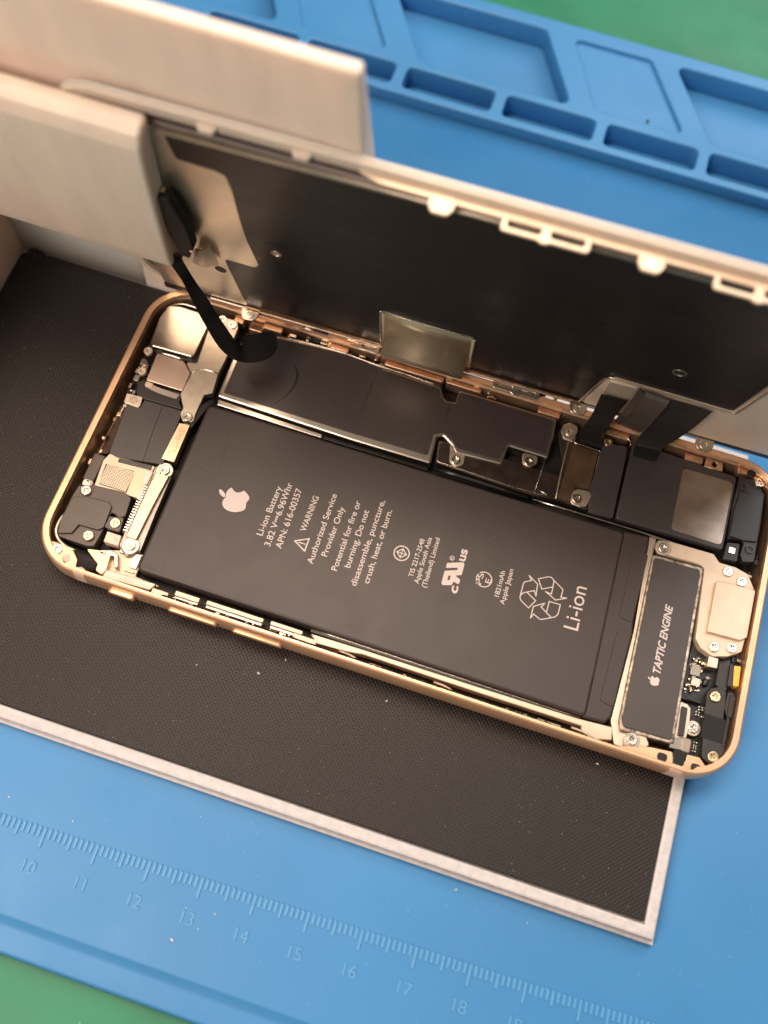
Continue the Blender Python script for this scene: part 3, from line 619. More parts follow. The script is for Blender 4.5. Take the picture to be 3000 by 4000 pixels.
plate('steel_window', [(117.3,61.2),(127.9,61.4),(128.0,46.9),(117.6,47.0)], 5.34, 5.42, mat('brushed_window', (.42,.34,.29), .34, 1, var=.2, vscale=.2, rvar=.08, bump=.004, bscale=2, speck=.15, speckc=(.6,.52,.45), speckscale=2.5), g2, r=1.1, bev=.03)
plate('black_sticker', [(106.5,63.0),(112.0,63.3),(111.7,61.2),(111.2,60.6),(106.7,60.4)], 5.36, 5.5, FLEX, g2, r=.3, bev=.03)
spk = shape('speaker_bracket', 'spk', 3.6, 5.5, BLK, r=.5, bev=.15)
shape('raised_panel', 'spkraise', 5.49, 5.85, BLK, spk, r=.4, bev=.12)
for x, y in G['spkloop']:
    link('ring_mark', plate_me('ring', [circ(x, y, .85), circ(x, y, .62)], 5.84, 5.92, .02), mat('ring_black', (.05,.04,.036), .35), spk)
cl = shape('clip', 'clip', 4.6, 5.9, BLK, r=.4, bev=.15)
box('clip_contact', 129.4, 45.6, 5.88, 130.7, 46.9, 6.1, SILV, cl, r=.3)
# ---- right end
shape('steel_cradle', 'cradle', 2.0, 4.3, STEELM, r=.5, bev=.15)
pl = shape('speaker_plate', 'plate', 3.2, 5.4, CREAM, r=.8, bev=.12, clip=CL)
shape('raised_panel', 'plateraise', 5.39, 6.15, CREAM, pl, r=.35, bev=.12, clip=CL)
shape('haptic_can', 'tapticrim', 1.8, 5.15, mat('grimy_steel', (.36,.30,.25), .42, .9, var=.75, vscale=.9), r=.5, bev=.2)
hm = shape('haptic_motor', 'taptic', 5.1, 5.42, FOIL, r=.6, bev=.08)
mes = [text_between('TAPTIC ENGINE', (121.5,17.2), (121.2,31.3), 5.435, 1.5, .05, shear=.25)]
def apple_at(px_, py_, sc_):
    f = lambda pts: [((x-33.2)*sc_+px_, (y-24.3)*sc_+py_) for x, y in pts]
    return [plate_me('ap', [f(G['apl'])], 5.43, 5.445), plate_me('ale', [f(G['apleaf'])], 5.43, 5.445)]
link('printed_text', join(mes + apple_at(120.75, 15.6, .36), 'haptic_print'), PRINT, hm)
shape('copper_bracket', 'bracketFR', 3.8, 4.9, CREAM, r=.6, bev=.15)
plate('corner_web', [(116.5,1.5),(122.5,3.2),(126.6,3.6),(126.9,2.4),(129.2,2.6),(129.2,4.0),(131.6,4.2),(133,2.9),(136,5.0),(136.6,7.0),(137,9),(137.2,6.2),(134.6,2.5),(130.5,.95),(126,.7),(117,.7)], 3.0, 5.9, GOLD, ph, r=.3, bev=.15)
for x, y in ((124.9,2.35),(131.2,2.35)):
    plate('drain_hole', [(x-.95,y-1.0),(x+.95,y-1.0),(x+.95,y+.5),(x-.95,y+.5)], 5.7, 5.94, DEEP, ph, r=.7, bev=.02)
pcb = shape('lower_board', 'rightpcb', 1.6, 3.5, PCB, r=.4, bev=.05, clip=CL)
p1 = shape('charging_port', 'port', 3.0, 5.6, BLK, r=.8, bev=.15, clip=CL)
box('port_band', 131.0, 8.0, 5.6, 135.2, 12.6, 5.66, FLEX, p1, bev=.02)
box('port_rib', 135.2, 7.6, 5.5, 135.5, 12.2, 5.8, BLK, p1, bev=.04)
shape('port_side', 'port2', 3.0, 5.1, BLK, r=.4, bev=.12, clip=CL)
shape('port_arm', 'port3', 3.0, 5.5, BLK, r=.4, bev=.12)
box('port_step', 135.2, 13.4, 5.0, 136.2, 17.6, 5.4, BLK, ph, r=.2)
shape('yellow_block', 'yellow', 3.6, 5.9, YEL, r=.15, bev=.1)
shape('black_block', 'blackblk', 3.6, 6.1, BLK, r=.2, bev=.12)
shape('steel_clip', 'connsilver', 3.4, 5.5, STEELM, r=.15, bev=.1)
shape('connector_seat', 'slotpl', 3.2, 4.8, STEELM, r=.3, bev=.12)
shape('connector_block', 'chipblk', 4.75, 5.2, BLK, r=.3, bev=.08)
shape('ribbon_connector', 'fpc1', 3.6, 5.0, GREYM, r=.2, bev=.08)
plate('ribbon_end', [(126.7,4.2),(129.0,4.2),(129.0,1.9),(128.4,1.3),(126.9,1.4)], 4.2, 6.0, BLKG, ph, r=.3, bev=.1)
shape('clear_tab', 'tab_clear', 4.8, 5.4, CLEAR, r=.4, bev=.1)
pads = [plate_me('v', [circ(x, y, .16, 10)], 3.4, 4.4, .05) for x, y in G['vias']]
link('solder_dots', join(pads, 'dots'), SILV, pcb)
for i, (x, y) in enumerate(G['blobs']):
    s_ = .34 + .22*((i*7) % 3)/2
    m_ = (SILV, CLEAR, BRASS)[i % 3]
    bm = bmesh.new(); bmesh.ops.create_icosphere(bm, subdivisions=2, radius=s_)
    for v in bm.verts: v.co = Vector((v.co.x*(1+.3*math.sin(i)), v.co.y*.8, v.co.z*.6))
    me = bpy.data.meshes.new('bead'); bm.to_mesh(me); bm.free()
    for p in me.polygons: p.use_smooth = True
    me.transform(Matrix.Translation((x, y, 3.9))); me.transform(Matrix.Scale(S, 4)); link('solder_bead', me, m_, pcb)
box('component_block', 127.3, 19.5, 3.45, 129.2, 21.6, 4.3, GREYM, pcb, bev=.1); box('component_block', 127.9, 17.6, 3.45, 129.6, 19.2, 4.1, STEELM, pcb, bev=.1)
random.seed(31)
for i in range(26):
    x = 126.9 + random.random()*3.4; y = 15.4 + random.random()*8.0; w_ = .25 + random.random()*.45
    box('tiny_component', x, y, 3.45, x+w_, y+.2+random.random()*.35, 3.7+random.random()*.5, random.choice((SILV, STEELM, BRASS, GREYM, CLEAR)), pcb, bev=.04)
box('black_rail', 126.4, 14.3, 3.5, 130.4, 15.0, 4.7, BLKG, pcb, bev=.15)
box('port_cap', 130.0, 18.2, 3.5, 131.0, 19.6, 4.5, BLKG, pcb, bev=.3)

# ---- left end
cam_can = plate('camera_can', [(2.9,58.5),(3.6,61.9),(6.2,62.6),(12.9,62.4),(13.6,61.5),(13.5,52.2),(12.9,51.7),(4.2,51.4),(3.5,52.4)], 2.0, 5.8, mat('camera_steel', (.52,.44,.37), .26, 1, bump=.16, bscale=.06), ph, r=.5, bev=.3)
plate('camera_cradle', [(2.4,63.4),(14.4,63.4),(14.7,51.0),(3.0,50.8)], 1.5, 4.6, BLK, ph, r=1.0, bev=.3)
tube('cradle_wire', [(3.2,58,5.0),(4.0,61.6,5.5),(6.2,63.2,5.7),(10,63.3,5.6),(14.4,62.4,5.3)], .16, SILV, cam_can)
shape('steel_cover', 'platemid', 2.6, 5.6, mat('rosy_steel', (.72,.55,.45), .38, 1, var=.05), r=.4, bev=.12)
tube('cover_fold', [(5.9,50.6,5.4),(9,50.75,5.5),(12.0,50.6,5.4)], .2, SILV, ph, n=2)
shape('grounding_bracket', 'ybracket', 3.6, 5.45, STEELM, r=.5, bev=.12)
tube('bracket_fold', [(14.4,48.4,5.42),(15.4,49.6,5.46),(17.0,50.1,5.46),(19.5,50.0,5.42)], .14, SILV, ph, n=2)
shape('earpiece_film', 'blackfilm', 3.2, 5.1, FOIL, r=.4, bev=.12)
tube('film_fold', [(11.6,39.0,5.11),(12.0,33,5.13),(12.7,26.4,5.11)], .06, BLK, ph, n=2)
plate('film_tab', [(7.9,25.6),(8.0,24.7),(14.9,25.2),(14.8,26.3)], 4.5, 5.0, FOIL, ph, r=.3, bev=.08)
ff = shape('flex_fold', 'flexfold', 3.0, 5.3, BLK, r=.3, bev=.15)
ribbon('clear_strip', [(6.5,42.2,5.35),(9.5,41.6,5.55),(13.6,41.6,5.35)], [(6.6,43.2,5.35),(9.6,42.8,5.6),(13.9,42.8,5.35)], .05, CLEAR, ff)
box('flex_chip', 6.4, 42.3, 5.3, 8.0, 43.3, 5.65, CREAM, ff, r=.2)
tg = shape('marked_tag', 'tagsilver', 4.8, 5.45, STEELM, r=.5, bev=.12)
dots = []
for i in range(5):
    for j in range(5):
        if (i*3+j*5+i*j) % 4: dots.append(plate_me('d', [circ(4.9+i*.36, 37.8+j*.34, .12, 6)], 5.44, 5.5))
link('etched_dots', join(dots, 'etch'), mat('etch', (.3,.22,.17), .6), tg)
bc = shape('engraved_block', 'barcode', 3.0, 5.35, mat('gold_block', (.74,.56,.38), .35, 1, var=.08), r=.12, bev=.08)
dots = []; random.seed(3)
for i in range(7):
    for j in range(24):
        if random.random() < .55: dots.append(plate_me('d', [rect(16.75+i*.2, 29.6+j*.27, 16.75+i*.2+.11, 29.6+j*.27+.16)], 5.34, 5.375))
link('engraving', join(dots, 'engrave'), mat('engrave', (.25,.16,.09), .6), bc)
cp = shape('chip_plate', 'creamplate', 2.6, 4.85, mat('pale_metal', (.66,.52,.38), .45, .4, var=.05), r=.3, bev=.1)
gm = plate('mesh_grid', G['mesh'], 4.84, 4.98, mat('mesh_dark', (.12,.085,.06), .5, .5), cp, bev=.02)
gl = []
for i in range(15): gl.append(rect(6.3, 19.35+i*.3, 12.1, 19.35+i*.3+.11))
for i in range(14): gl.append(rect(6.35+i*.42, 19.2, 6.35+i*.42+.09, 23.8))
flat_polys('grid_wires', gl, 4.975, 5.01, STEELM, gm)
shape('white_pill', 'whitepill', 4.0, 5.4, WHITE, r=.5, bev=.25)
shape('bracket_base', 'longbase', 2.6, 4.6, GREYM, r=.8, bev=.15)
sb = plate('connector_cover', [(16.1,25.0),(19.0,25.1),(18.5,18),(18.2,10.4),(16.0,10.5),(16.0,18)], 3.6, 5.5, mat('brushed_cover', (.60,.46,.35), .42, 1, var=.05, bump=.006, bscale=7), ph, r=.2, bev=.15)
for x, y in ((17.5,26.0),(17.5,9.1)):
    link('cover_ear', plate_me('ear', [circ(x, y, 1.75), ], 4.6, 5.0, .12), STEELM, sb)
for i in range(22):
    y = 11.6 + i*.58; box('contact_pin', 14.75, y, 4.2, 15.75, y+.3, 4.9, SILV, ph, bev=.05)
box('pin_base', 14.6, 11.2, 2.6, 15.9, 24.6, 4.4, BLK, ph, bev=.1)
cb = shape('camera_bracket', 'camblk', 2.4, 5.15, BLK, r=.6, bev=.15, label='smooth grey black bracket')
DG = mat('dark_grey_cover', (.085,.068,.06), .42, .3, var=.08, bump=.004, bscale=6, speck=.03, speckc=(.3,.25,.2))
cb.data.materials[0] = DG
shape('raised_panel', 'camraise', 5.14, 5.7, DG, cb, r=.5, bev=.15)
shape('bracket_tab', 'camtab', 5.14, 5.4, DG, cb, r=.4, bev=.1)
tb_ = plate('screw_foot', [(11.2,13.6),(14.1,13.6),(14.5,10.9),(11.6,10.8)], 3.4, 5.0, DG, ph, r=.5, bev=.12)
ch = shape('chip', 'chip', 3.0, 5.2, mat('pale_chip', (.72,.52,.42), .45, .2), r=.1, bev=.08)
shape('chip_mark', 'chipdot', 5.19, 5.22, GREYM, ch, r=0, bev=0)
cf = plate('corner_web', [(3.2,5.0),(6.0,4.9),(8.0,4.3),(9.3,3.0),(9.6,1.6),(14.6,1.5),(14.9,1.0),(9.5,.75),(6.0,1.3),(3.3,3.0),(2.1,4.6)], 3.4, 5.7, GOLD, ph, r=.25, bev=.1)
link('sealed_hole', plate_me('dot', [circ(7.2,2.55,.85)], 5.69, 5.76, .02), GREYM, cf)
plate('inner_ledge', [(12.5,7.0),(16,8.2),(20.3,8.6),(20.4,4.0),(25.4,3.7),(25.2,3.3),(14.6,2.9)], 2.2, 3.5, CREAM, ph, r=.3, bev=.15)
shape('antenna_pad', 'pinkpad', 5.6, 6.3, PINK, r=.6, bev=.15)
shape('rubber_gasket', 'gasket', 3.0, 5.2, FOAM, r=.4, bev=.3)
gf = shape('gold_flex', 'goldflex', 3.0, 5.2, mat('gold_flex', (.80,.62,.36), .4, .6, bump=.05, bscale=.8), r=.3, bev=.1)
shape('steel_lip', 'lipFL', 3.0, 5.2, STEELM, r=.3, bev=.2)
plate('side_rail', [(14.8,3.1),(20.6,3.4),(25.2,3.5),(24.4,1.9),(14.9,1.5)], 2.6, 4.9, mat('rail_grey', (.60,.50,.43), .5, .6, bump=.02, bscale=4, var=.1), ph, r=.3, bev=.15)
tube('coil_wire', [(3.1,12.2,4.4),(2.6,10.0,4.9),(2.7,7.6,5.1),(3.7,6.0,5.0),(5.6,5.0,4.8),(7.9,4.7,4.7)], .45, STEELM, ph)
for x, y, l in ((3.3,54.6,1.2),(2.9,46.6,1.4),(2.9,40.6,1.3),(3.2,18.9,1.6),(2.8,17.4,1.0)):
    tube('spring_contact', [(x,y,3.6),(x+.4,y+.1,4.8),(x+l,y-.2,5.3),(x+l*1.1,y-.5,4.6)], .17, SILV, ph)
for x, y in ((3.4,48.2),(4.2,47.3),(3.6,44.2),(2.7,23.4)):
    box('spring_block', x-.6, y-.8, 2.4, x+.7, y+.7, 4.2, GREYM if x > 3 else BRASS, ph, bev=.15, r=.3)
box('white_post', 3.3, 17.8, 3.2, 5.3, 19.3, 5.2, WHITE, ph, r=.6, bev=.3)
ribbon('foil_sleeve', [(3.0,26,2.6),(3.1,32,2.7),(3.3,38,2.7)], [(5.4,26,4.6),(5.3,32,4.9),(4.9,38,4.8)], .3, GREYM, ph)
box('side_cell', 2.6, 19.4, 2.0, 5.0, 25.4, 4.3, DG, ph, r=.3, bev=.2)

# ---- between battery and front rim
rail = plate('side_ledge', [(56.2,3.8),(66.6,4.0),(90,4.1),(109,4.35),(115.2,4.8),(115.6,2.4),(112.6,1.6),(109.9,1.9),(109.6,3.2),(90,3.05),(66.9,3.1),(64.4,2.7),(62,2.5),(58,2.3)], 2.2, 4.7, CREAM, ph, r=.15, bev=.15)
for x0, x1, y0, y1, z1 in ((24.8,28.1,.95,2.6,5.0),(29.2,34.1,2.5,3.5,5.0),(35.5,47.0,2.75,3.6,5.0),(48.4,54.8,2.9,3.7,5.0),(53.2,57.9,1.9,2.9,4.8)):
    box('side_block', x0, y0, 2.4, x1, y1, z1, CREAM, ph, r=.25, bev=.12)
for x0, x1 in ((29.3,34.0),(35.6,46.9),(48.5,55)):
    box('steel_underplate', x0, 2.1 + (x0-29)*.012, 2.2, x1, 2.65 + (x0-29)*.012, 4.5, STEELM, ph, bev=.08)
random.seed(11)
for i in range(16):
    x = 28.6 + i*1.8 + random.random()*.7; y = 1.55 + random.random()*.45
    m_ = random.choice((GREYM, BRASS, CREAM, STEELM, BLK)); w_ = .4 + random.random()*.9
    box('side_contact', x, y, 3.4, x+w_, y+.3+random.random()*.25, 4.2+random.random()*.5, m_, ph, bev=.08, r=.1)
for x0 in (64.6, 83.3, 110.0):
    tube('spring_finger', [(x0-2.2,2.3,4.7),(x0,2.15,4.9),(x0+1.6,1.75,4.9),(x0+3.0,1.35,4.5),(x0+4.2,1.25,4.4)], .24, CREAM, ph)
for x0, x1 in ((68.5,73.2),(75.2,79.2),(95.4,99.5),(101.5,106)):
    box('flex_strip', x0, 1.75, 3.8, x1, 2.1, 4.3, mat('olive_strip', (.42,.33,.22), .45, .4), ph, bev=.06)
# ragged black foam bead
top = []; bot = []; random.seed(5)
n = 260
for i in range(n+1):
    x = 27.2 + (116.6-27.2)*i/n; yb = 1.12; wd = .60 + .12*math.sin(i*.35) + random.uniform(-.13,.13)
    bot.append((x, yb + random.uniform(-.05,.07))); top.append((x, yb + wd*(1 if x < 100 else .75)))
vs = []; fs = []
for i in range(n+1):
    zt = 5.7 + random.uniform(-.12,.12)
    vs += [(bot[i][0], bot[i][1], 4.0), (bot[i][0], bot[i][1], zt), (top[i][0], (top[i][1]+bot[i][1])/2, zt+random.uniform(-.1,.15)), (top[i][0], top[i][1], zt-.1), (top[i][0], top[i][1], 4.0)]
for i in range(n):
    for q in range(4): fs.append((i*5+q, i*5+q+1, i*5+5+q+1, i*5+5+q))
mesh('foam_bead', vs, fs, FOAM, ph)
box('black_gap_liner', 56, 4.2, 1.6, 109, 4.9, 4.2, BLKG, ph, bev=.1)

# ---- between shield / covers and back rim
for x0, x1, y0, y1, z1 in ((17.7,20.0,63.4,65.1,5.0),(24.2,28.6,63.8,65.1,5.4),(39.4,43.5,63.9,65.2,5.5),(51.6,64.6,63.9,65.1,5.3),(65.2,72.9,64.2,65.1,5.2),(85.4,90.2,63.9,65.2,5.3),(100.1,105.2,63.7,65.1,5.2),(117.2,121.0,63.4,65.0,5.3),(21.3,24.3,63.0,65,4.4)):
    box('inner_lug', x0, y0, 2.2, x1, y1, z1, GOLDIN, ph, r=.3, bev=.2)
hl = link('copper_tab', plate_me('tab', [[(121.4,63.0),(125.2,63.0),(125.0,65.2),(121.6,65.2)], circ(123.4,64.1,.62)], 4.6, 5.6, .1), GOLDIN, ph)
plate('corner_web', [(128.2,63.7),(131,64.0),(134.6,62.4),(136,60.6),(136.3,62.2),(134.8,64.2),(131.5,65.6),(128.2,65.7)], 3.4, 5.8, GOLDIN, ph, r=.2, bev=.12)
link('sealed_hole', plate_me('dot', [circ(131.0,64.4,.95)], 5.7, 5.9, .02), DEEP, ph)
random.seed(21)
for i in range(40):
    x = 22.5 + random.random()*72; y = 63.7 + random.random()*1.2
    m_ = random.choice((SILV, BRASS, BLKG, STEELM, GOLDIN, BLK)); w_ = .5 + random.random()*1.6
    box('edge_contact', x, y, 2.6, x+w_, y+.3+random.random()*.5, 3.6+random.random()*1.6, m_, ph, bev=.1, r=.12)
tube('shield_edge_wire', [(28.5,63.0,5.2),(40,63.7,5.2),(51.4,63.25,5.2),(57,63.2,5.1),(64.4,62.9,5.1)], .12, SILV, ph)
tube('antenna_loop', [(100.2,64.2,5.1),(103,64.5,5.2),(105.2,64.0,5.1),(105.9,62.9,5.0)], .12, BRASS, ph)
plate('steel_bar', [(21.6,44.6),(44.6,44.1),(44.7,43.3),(21.9,43.4)], 2.6, 4.9, STEEL, ph, r=.2, bev=.15)
plate('black_bar', [(44.8,44.1),(67.5,44.2),(67.4,43.5),(44.9,43.4)], 2.6, 4.6, BLKG, ph, r=.2, bev=.15)
tube('black_cable', [(68.6,44.6,4.3),(78,44.7,4.4),(88.5,44.6,4.3)], .55, BLKG, ph, n=2)
tube('silver_seal', [(89.4,44.5,4.6),(100,44.6,4.7),(112,44.7,4.7),(128,44.4,4.6)], .2, SILV, ph, n=2)
ribbon('bent_foil', [(16.9,36.9,4.9),(19.2,42.5,5.0),(20.6,44.2,5.0)], [(18.9,36.6,4.9),(20.3,42.0,5.0),(21.2,43.4,5.0)], .1, BLKG, ph)

random.seed(41)
for i in range(22):
    x = 2.3 + random.random()*1.6; y = 20 + random.random()*38; w_ = .3 + random.random()*.8
    box('side_component', x, y, 2.2, x+w_, y+.4+random.random()*.9, 3.0+random.random()*1.6, random.choice((BRASS, GREYM, BLKG, STEELM, GOLDIN)), ph, bev=.08, r=.1)
for i in range(30):
    x = 134.6 + random.random()*1.0; y = 14 + random.random()*34; w_ = .3 + random.random()*.6
    box('side_component', x, y, 2.4, x+w_, y+.3+random.random()*1.0, 3.2+random.random()*1.6, random.choice((BRASS, GREYM, BLKG, BLK, STEELM)), ph, bev=.08, r=.1)
for x0, y0, x1, y1 in ((12.6,3.3,13.5,4.6),(15.6,7.4,16.6,8.2),(17.8,4.3,20.0,4.6),(18.6,5.2,20.1,8.2)):
    box('ledge_step', x0, y0, 3.4, x1, y1, 4.1, STEELM, ph, bev=.1, r=.15)
tube('film_emboss', [(70.9,62.3,5.325),(88.0,62.3,5.325),(88.4,56.2,5.325),(82.2,55.6,5.325)], .05, BLK, sh, n=1)
# ---- screws: one prototype per look, then copies
def screw_me(name, r=1.02, arms=3):
    cross = []
    for k in range(4):
        a = math.pi/2*k + .4
        for da, rr in ((-.28, .52), (.28, .52), (math.pi/4, .19)):
            cross.append((rr*r*math.cos(a+da*(1 if rr > .3 else 1)), rr*r*math.sin(a+da)))
    head = plate_me('h', [circ(0,0,r,26), cross], -.28, 0, .12, 3)
    low = plate_me('l', [circ(0,0,r*.95,20)], -.8, -.285, 0)
    return join([head, low], name)
SM = screw_me('screw'); SMs = screw_me('screw_small', .86)
looks = {0:(SILV,5.55),1:(SILV,5.55),2:(SILV,5.5),3:(BRASS,5.5),4:(SILV,5.55),5:(SILV,6.2),6:(SILV,5.85),7:(SILV,5.75),8:(SILV,5.75),9:(SILV,5.8),10:(SILV,5.75),11:(SILV,5.6),12:(BRASS,6.0),13:(SILV,5.0),14:(BRASS,6.0),
 15:(CREAM,6.0),16:(CREAM,5.9),17:(SILV,5.85),18:(SILV,5.75),19:(SILV,5.6),20:(SILV,5.9),21:(SILV,5.5),22:(BRASS,5.5),23:(BRASS,5.9),24:(BRASS,5.7),25:(SILV,6.0)}
protos = {}
for k, (m_, zz) in looks.items():
    if m_ not in protos:
        me = SM.copy(); me.materials.append(m_); protos[m_] = link('screw', me, None, ph); o = protos[m_]
    else:
        o = protos[m_].copy(); COL.objects.link(o); o.parent = ph
    x, y = G['scr%d' % k][0]; o.location = Vector((x, y, zz))*S - Vector(ph.location); o.rotation_euler = (0, 0, k*1.3)
    o.scale = (1.0, 1.0, 1.0) if k not in (15,16,18,19,3,2) else (.88,.88,1)
link('screw_washer', plate_me('w', [circ(116.88,42.48,1.6)], 5.4, 5.56, .06), STEELM, ph)
link('screw_washer', plate_me('w', [circ(129.75,9.4,1.45), ], 3.6, 4.7, .1), STEELM, ph)
link('screw_washer', plate_me('w', [circ(119.08,3.43,1.45), ], 4.8, 5.3, .1), STEEL, ph)

# ------------------------------------------------------------------ screen assembly
psi = math.radians(1.25); th = math.radians(100.5)
e_ = Vector((math.cos(psi), math.sin(psi), 0)); nn2 = Vector((-math.sin(psi), math.cos(psi), 0)); u_ = math.cos(th)*nn2 + math.sin(th)*Vector((0,0,1)); n_ = e_.cross(u_)
scr = empty('phone_screen', (0, 67.3, 7.5), 'phone screen standing on its long edge, black inner side facing the phone body', 'phone screen', rebase=False)
scr.matrix_world = Matrix(((e_[0],u_[0],n_[0],0),(e_[1],u_[1],n_[1],.0673),(e_[2],u_[2],n_[2],.0075),(0,0,0,1)))
def srect(i, L=140.4, W=67.0, R=8.8):
    return [(x-3.5, y+.2) for x, y in rrect(i, L, W, R)]
plate('front_glass', srect(0), -.55, .2, mat('white_glass', (.60,.55,.50), .12, 0), scr, bev=.2)
plate('bezel_frame', srect(.1), .15, .9, BEZEL, scr, bev=.3, holes=[srect(2.0)])
plate('inner_frame', srect(1.9), .4, 1.0, mat('inner_frame', (.34,.26,.22), .45, .2), scr, bev=.12, holes=[srect(3.0)])  # dark brown paints in the shadow band inside the bezel
plate('display_back', rect(1.6, 1.4, 133.8, 62.8), -.2, 1.75, STEELP, scr, r=1.5, bev=.25)
blk = [(15.3,61.6),(33,61.9),(50.5,62.2),(70,62.3),(90,62.4),(133.2,62.2),(133.2,44),(121.2,40),(120.2,32.7),(119.2,18.6),(117.6,17.9),(101.7,18.2),(95.6,18.1),(94.4,16.0),(93.2,2.0),(69.5,2.0),(49.5,2.0),(20.2,3.0),(19.3,13.1),(18.6,22.1),(24.8,22.0),(25.7,24.0),(24.6,33.2),(24.4,49.9),(24.0,54.3),(22.4,55.0),(16.0,55.4)]
def sring(name, x, y, r0, r1, d0, d1, m): return link(name, plate_me(name, [circ(x, y, r1), circ(x, y, r0)], d0, d1, .05), m, scr)
plate('graphite_sheet', blk, 1.76, 1.86, GRAPHS, scr, r=.8, bev=.02, holes=[circ(30,31,1.0), circ(105.9,28.8,1.25)])
for x, y, r in ((30,31,1.0),(105.9,28.8,1.25)): sring('hole_rim', x, y, r-.12, r+.06, 1.76, 1.92, STEELM)
link('round_hole', plate_me('hole', [circ(105.9,28.8,1.1)], 1.755, 1.8), DEEP, scr)
link('round_hole', plate_me('hole', [circ(16.9,16.7,1.2)], 1.755, 1.84), DEEP, scr)
tube('sheet_edge', [(24.6,54.0,1.9),(24.5,40,1.9),(24.8,33,1.9),(25.8,24,1.9)], .05, SILV, scr, n=3)
# long rails along the upper edge
box('edge_rail', 14, 62.7, .8, 132, 63.35, 2.1, STEELM, scr, bev=.25)
box('dark_gap_strip', 9, 64.1, .7, 132, 64.75, 1.25, BLK, scr, bev=.1)  # black strip stands in for the shade of an open gap
box('inner_rail', 9, 63.45, .6, 132, 64.05, 1.5, mat('lavender_grey', (.36,.29,.28), .4, .5), scr, bev=.15)
# flanges standing off the frame (normal to the long edge)
xfl = Matrix(((1,0,0,0),(0,0,1,0),(0,1,0,0),(0,0,0,1)))      # (s, d) drawn, extruded along t
def flange(name, poly, t0, t1, m, r=.5, holes=(), bev=.12):
    return plate(name, poly, t0, t1, m, scr, r=r, bev=bev, holes=holes, xf=xfl)
flange('upper_flange', [(46,.8),(133,.8),(133,2.2),(112,2.3),(98,2.2),(66,2.3),(50,2.2),(47,1.4)], 65.0, 65.5, CREAM, r=.4)
def tabf(s0, t0, t1, m, ln=3.6):
    flange('screw_tab', [(s0-2.0,.8),(s0+2.0,.8),(s0+2.0,ln-1.2),(s0+1.3,ln),(s0-1.3,ln),(s0-2.0,ln-1.2)], t0, t1, m, r=1.0, holes=[])
    link('tab_boss', plate_me('boss', [circ(s0, ln-1.35, .6)], t1-.05, t1+.12, .05, xf=xfl), SILV, scr)
def loopf(s0, s1, t0, t1, m, double=True, d0=.9, d1=3.4):
    mid = (s0+s1)/2; h = []
    if double:
        h = [fillet(rect(s0+.9, d0+1.1, mid-.75, d1-.75), .45), fillet(rect(mid+.75, d0+1.1, s1-.9, d1-.75), .45)]
        poly = [(s0,d0),(s1,d0),(s1,d1),(mid+.9,d1),(mid+.5,d1+.35),(mid-.5,d1+.35),(mid-.9,d1),(s0,d1)]
    else:
        h = [fillet(rect(s0+.8, d0+1.1, s1-.8, d1-.65), .4)]; poly = [(s0,d0),(s1,d0),(s1,d1),(s0,d1)]
    flange('slotted_tab', poly, t0, t1, m, r=.7, holes=h)
for s0 in (59.5, 91.0, 123.0): tabf(s0, 64.9, 65.6, CREAM, 4.4)
for a_, b_ in ((68.6,82.0),(100.2,113.6)): loopf(a_, b_, 65.0, 65.55, CREAM, True, .9, 4.2)
for s0 in (22.8, 37.6): flange('hook', [(s0-1.7,.6),(s0+1.7,.6),(s0+1.2,2.0),(s0-1.2,2.0)], 65.2, 66.2, BEZEL, r=.6)
# same kind of tabs along the lower edge, above the phone's back rim
flange('lower_flange', [(12,.9),(120,.9),(120,2.3),(12,2.3)], .75, 1.15, STEELM, r=.3)
box('copper_strip', 20, 1.5, 1.9, 93, 2.4, 2.3, mat('copper_strip', (.42,.24,.13), .4, .9, var=.3, vscale=.6), scr, bev=.1)
box('lower_edge', 1.6, -.35, .55, 134, 1.35, 2.0, BLK, scr, bev=.15)
loopf(45.3, 49.9, .7, 1.1, STEEL, False, 1.6, 4.0); loopf(74.6, 84.6, .7, 1.1, STEEL, True, 1.6, 4.0)
for s0 in (21.2, 92.9, 119.8):
    flange('screw_tab', [(s0-1.9,1.4),(s0+1.9,1.4),(s0+1.9,3.4),(s0+1.2,4.6),(s0-1.2,4.6),(s0-1.9,3.4)], .7, 1.15, STEEL, r=1.0)
    link('tab_boss', plate_me('boss', [circ(s0, 3.3, 1.0), circ(s0, 3.3, .45)], 1.1, 1.3, .06, xf=xfl), SILV, scr)
random.seed(9)
for i in range(14):
    s0 = 24 + random.random()*66; box('edge_contact', s0, -.3, 1.9, s0+.8+random.random()*2.5, .5, 2.3+random.random()*.5, random.choice((SILV, BRASS, STEELM, BLKG)), scr, bev=.08, r=.1)
# folded steel shield in the middle of the lower edge
fb = plate('button_shield', [(49.7,19.1),(68.8,18.6),(69.0,2.2),(50.0,2.2)], 1.86, 1.98, mat('beige_steel', (.72,.64,.52), .36, .35, var=.05), scr, r=.7, bev=.03)
W_ = [(18.4,2.0),(14,2.15),(10,2.4),(7.4,2.9),(5.6,3.5),(4.2,4.3),(3.2,5.0)]  # curve shaped so the lower part reflects the key lamp and looks bright
vs = []; fs = []
for t_, d_ in W_: vs += [(50.6, t_, d_), (68.2, t_-.2, d_), (68.2, t_-.2, d_-.15), (50.6, t_, d_-.15)]
for i in range(len(W_)-1):
    for q in range(4): fs.append((i*4+q, i*4+(q+1) % 4, i*4+4+(q+1) % 4, i*4+4+q))
fs += [(0,1,2,3), (24,25,26,27)]
mesh('shield_curl', vs, fs, mat('warm_steel', (.78,.66,.48), .30, .85, var=.06, vscale=.5), fb, smooth=True)
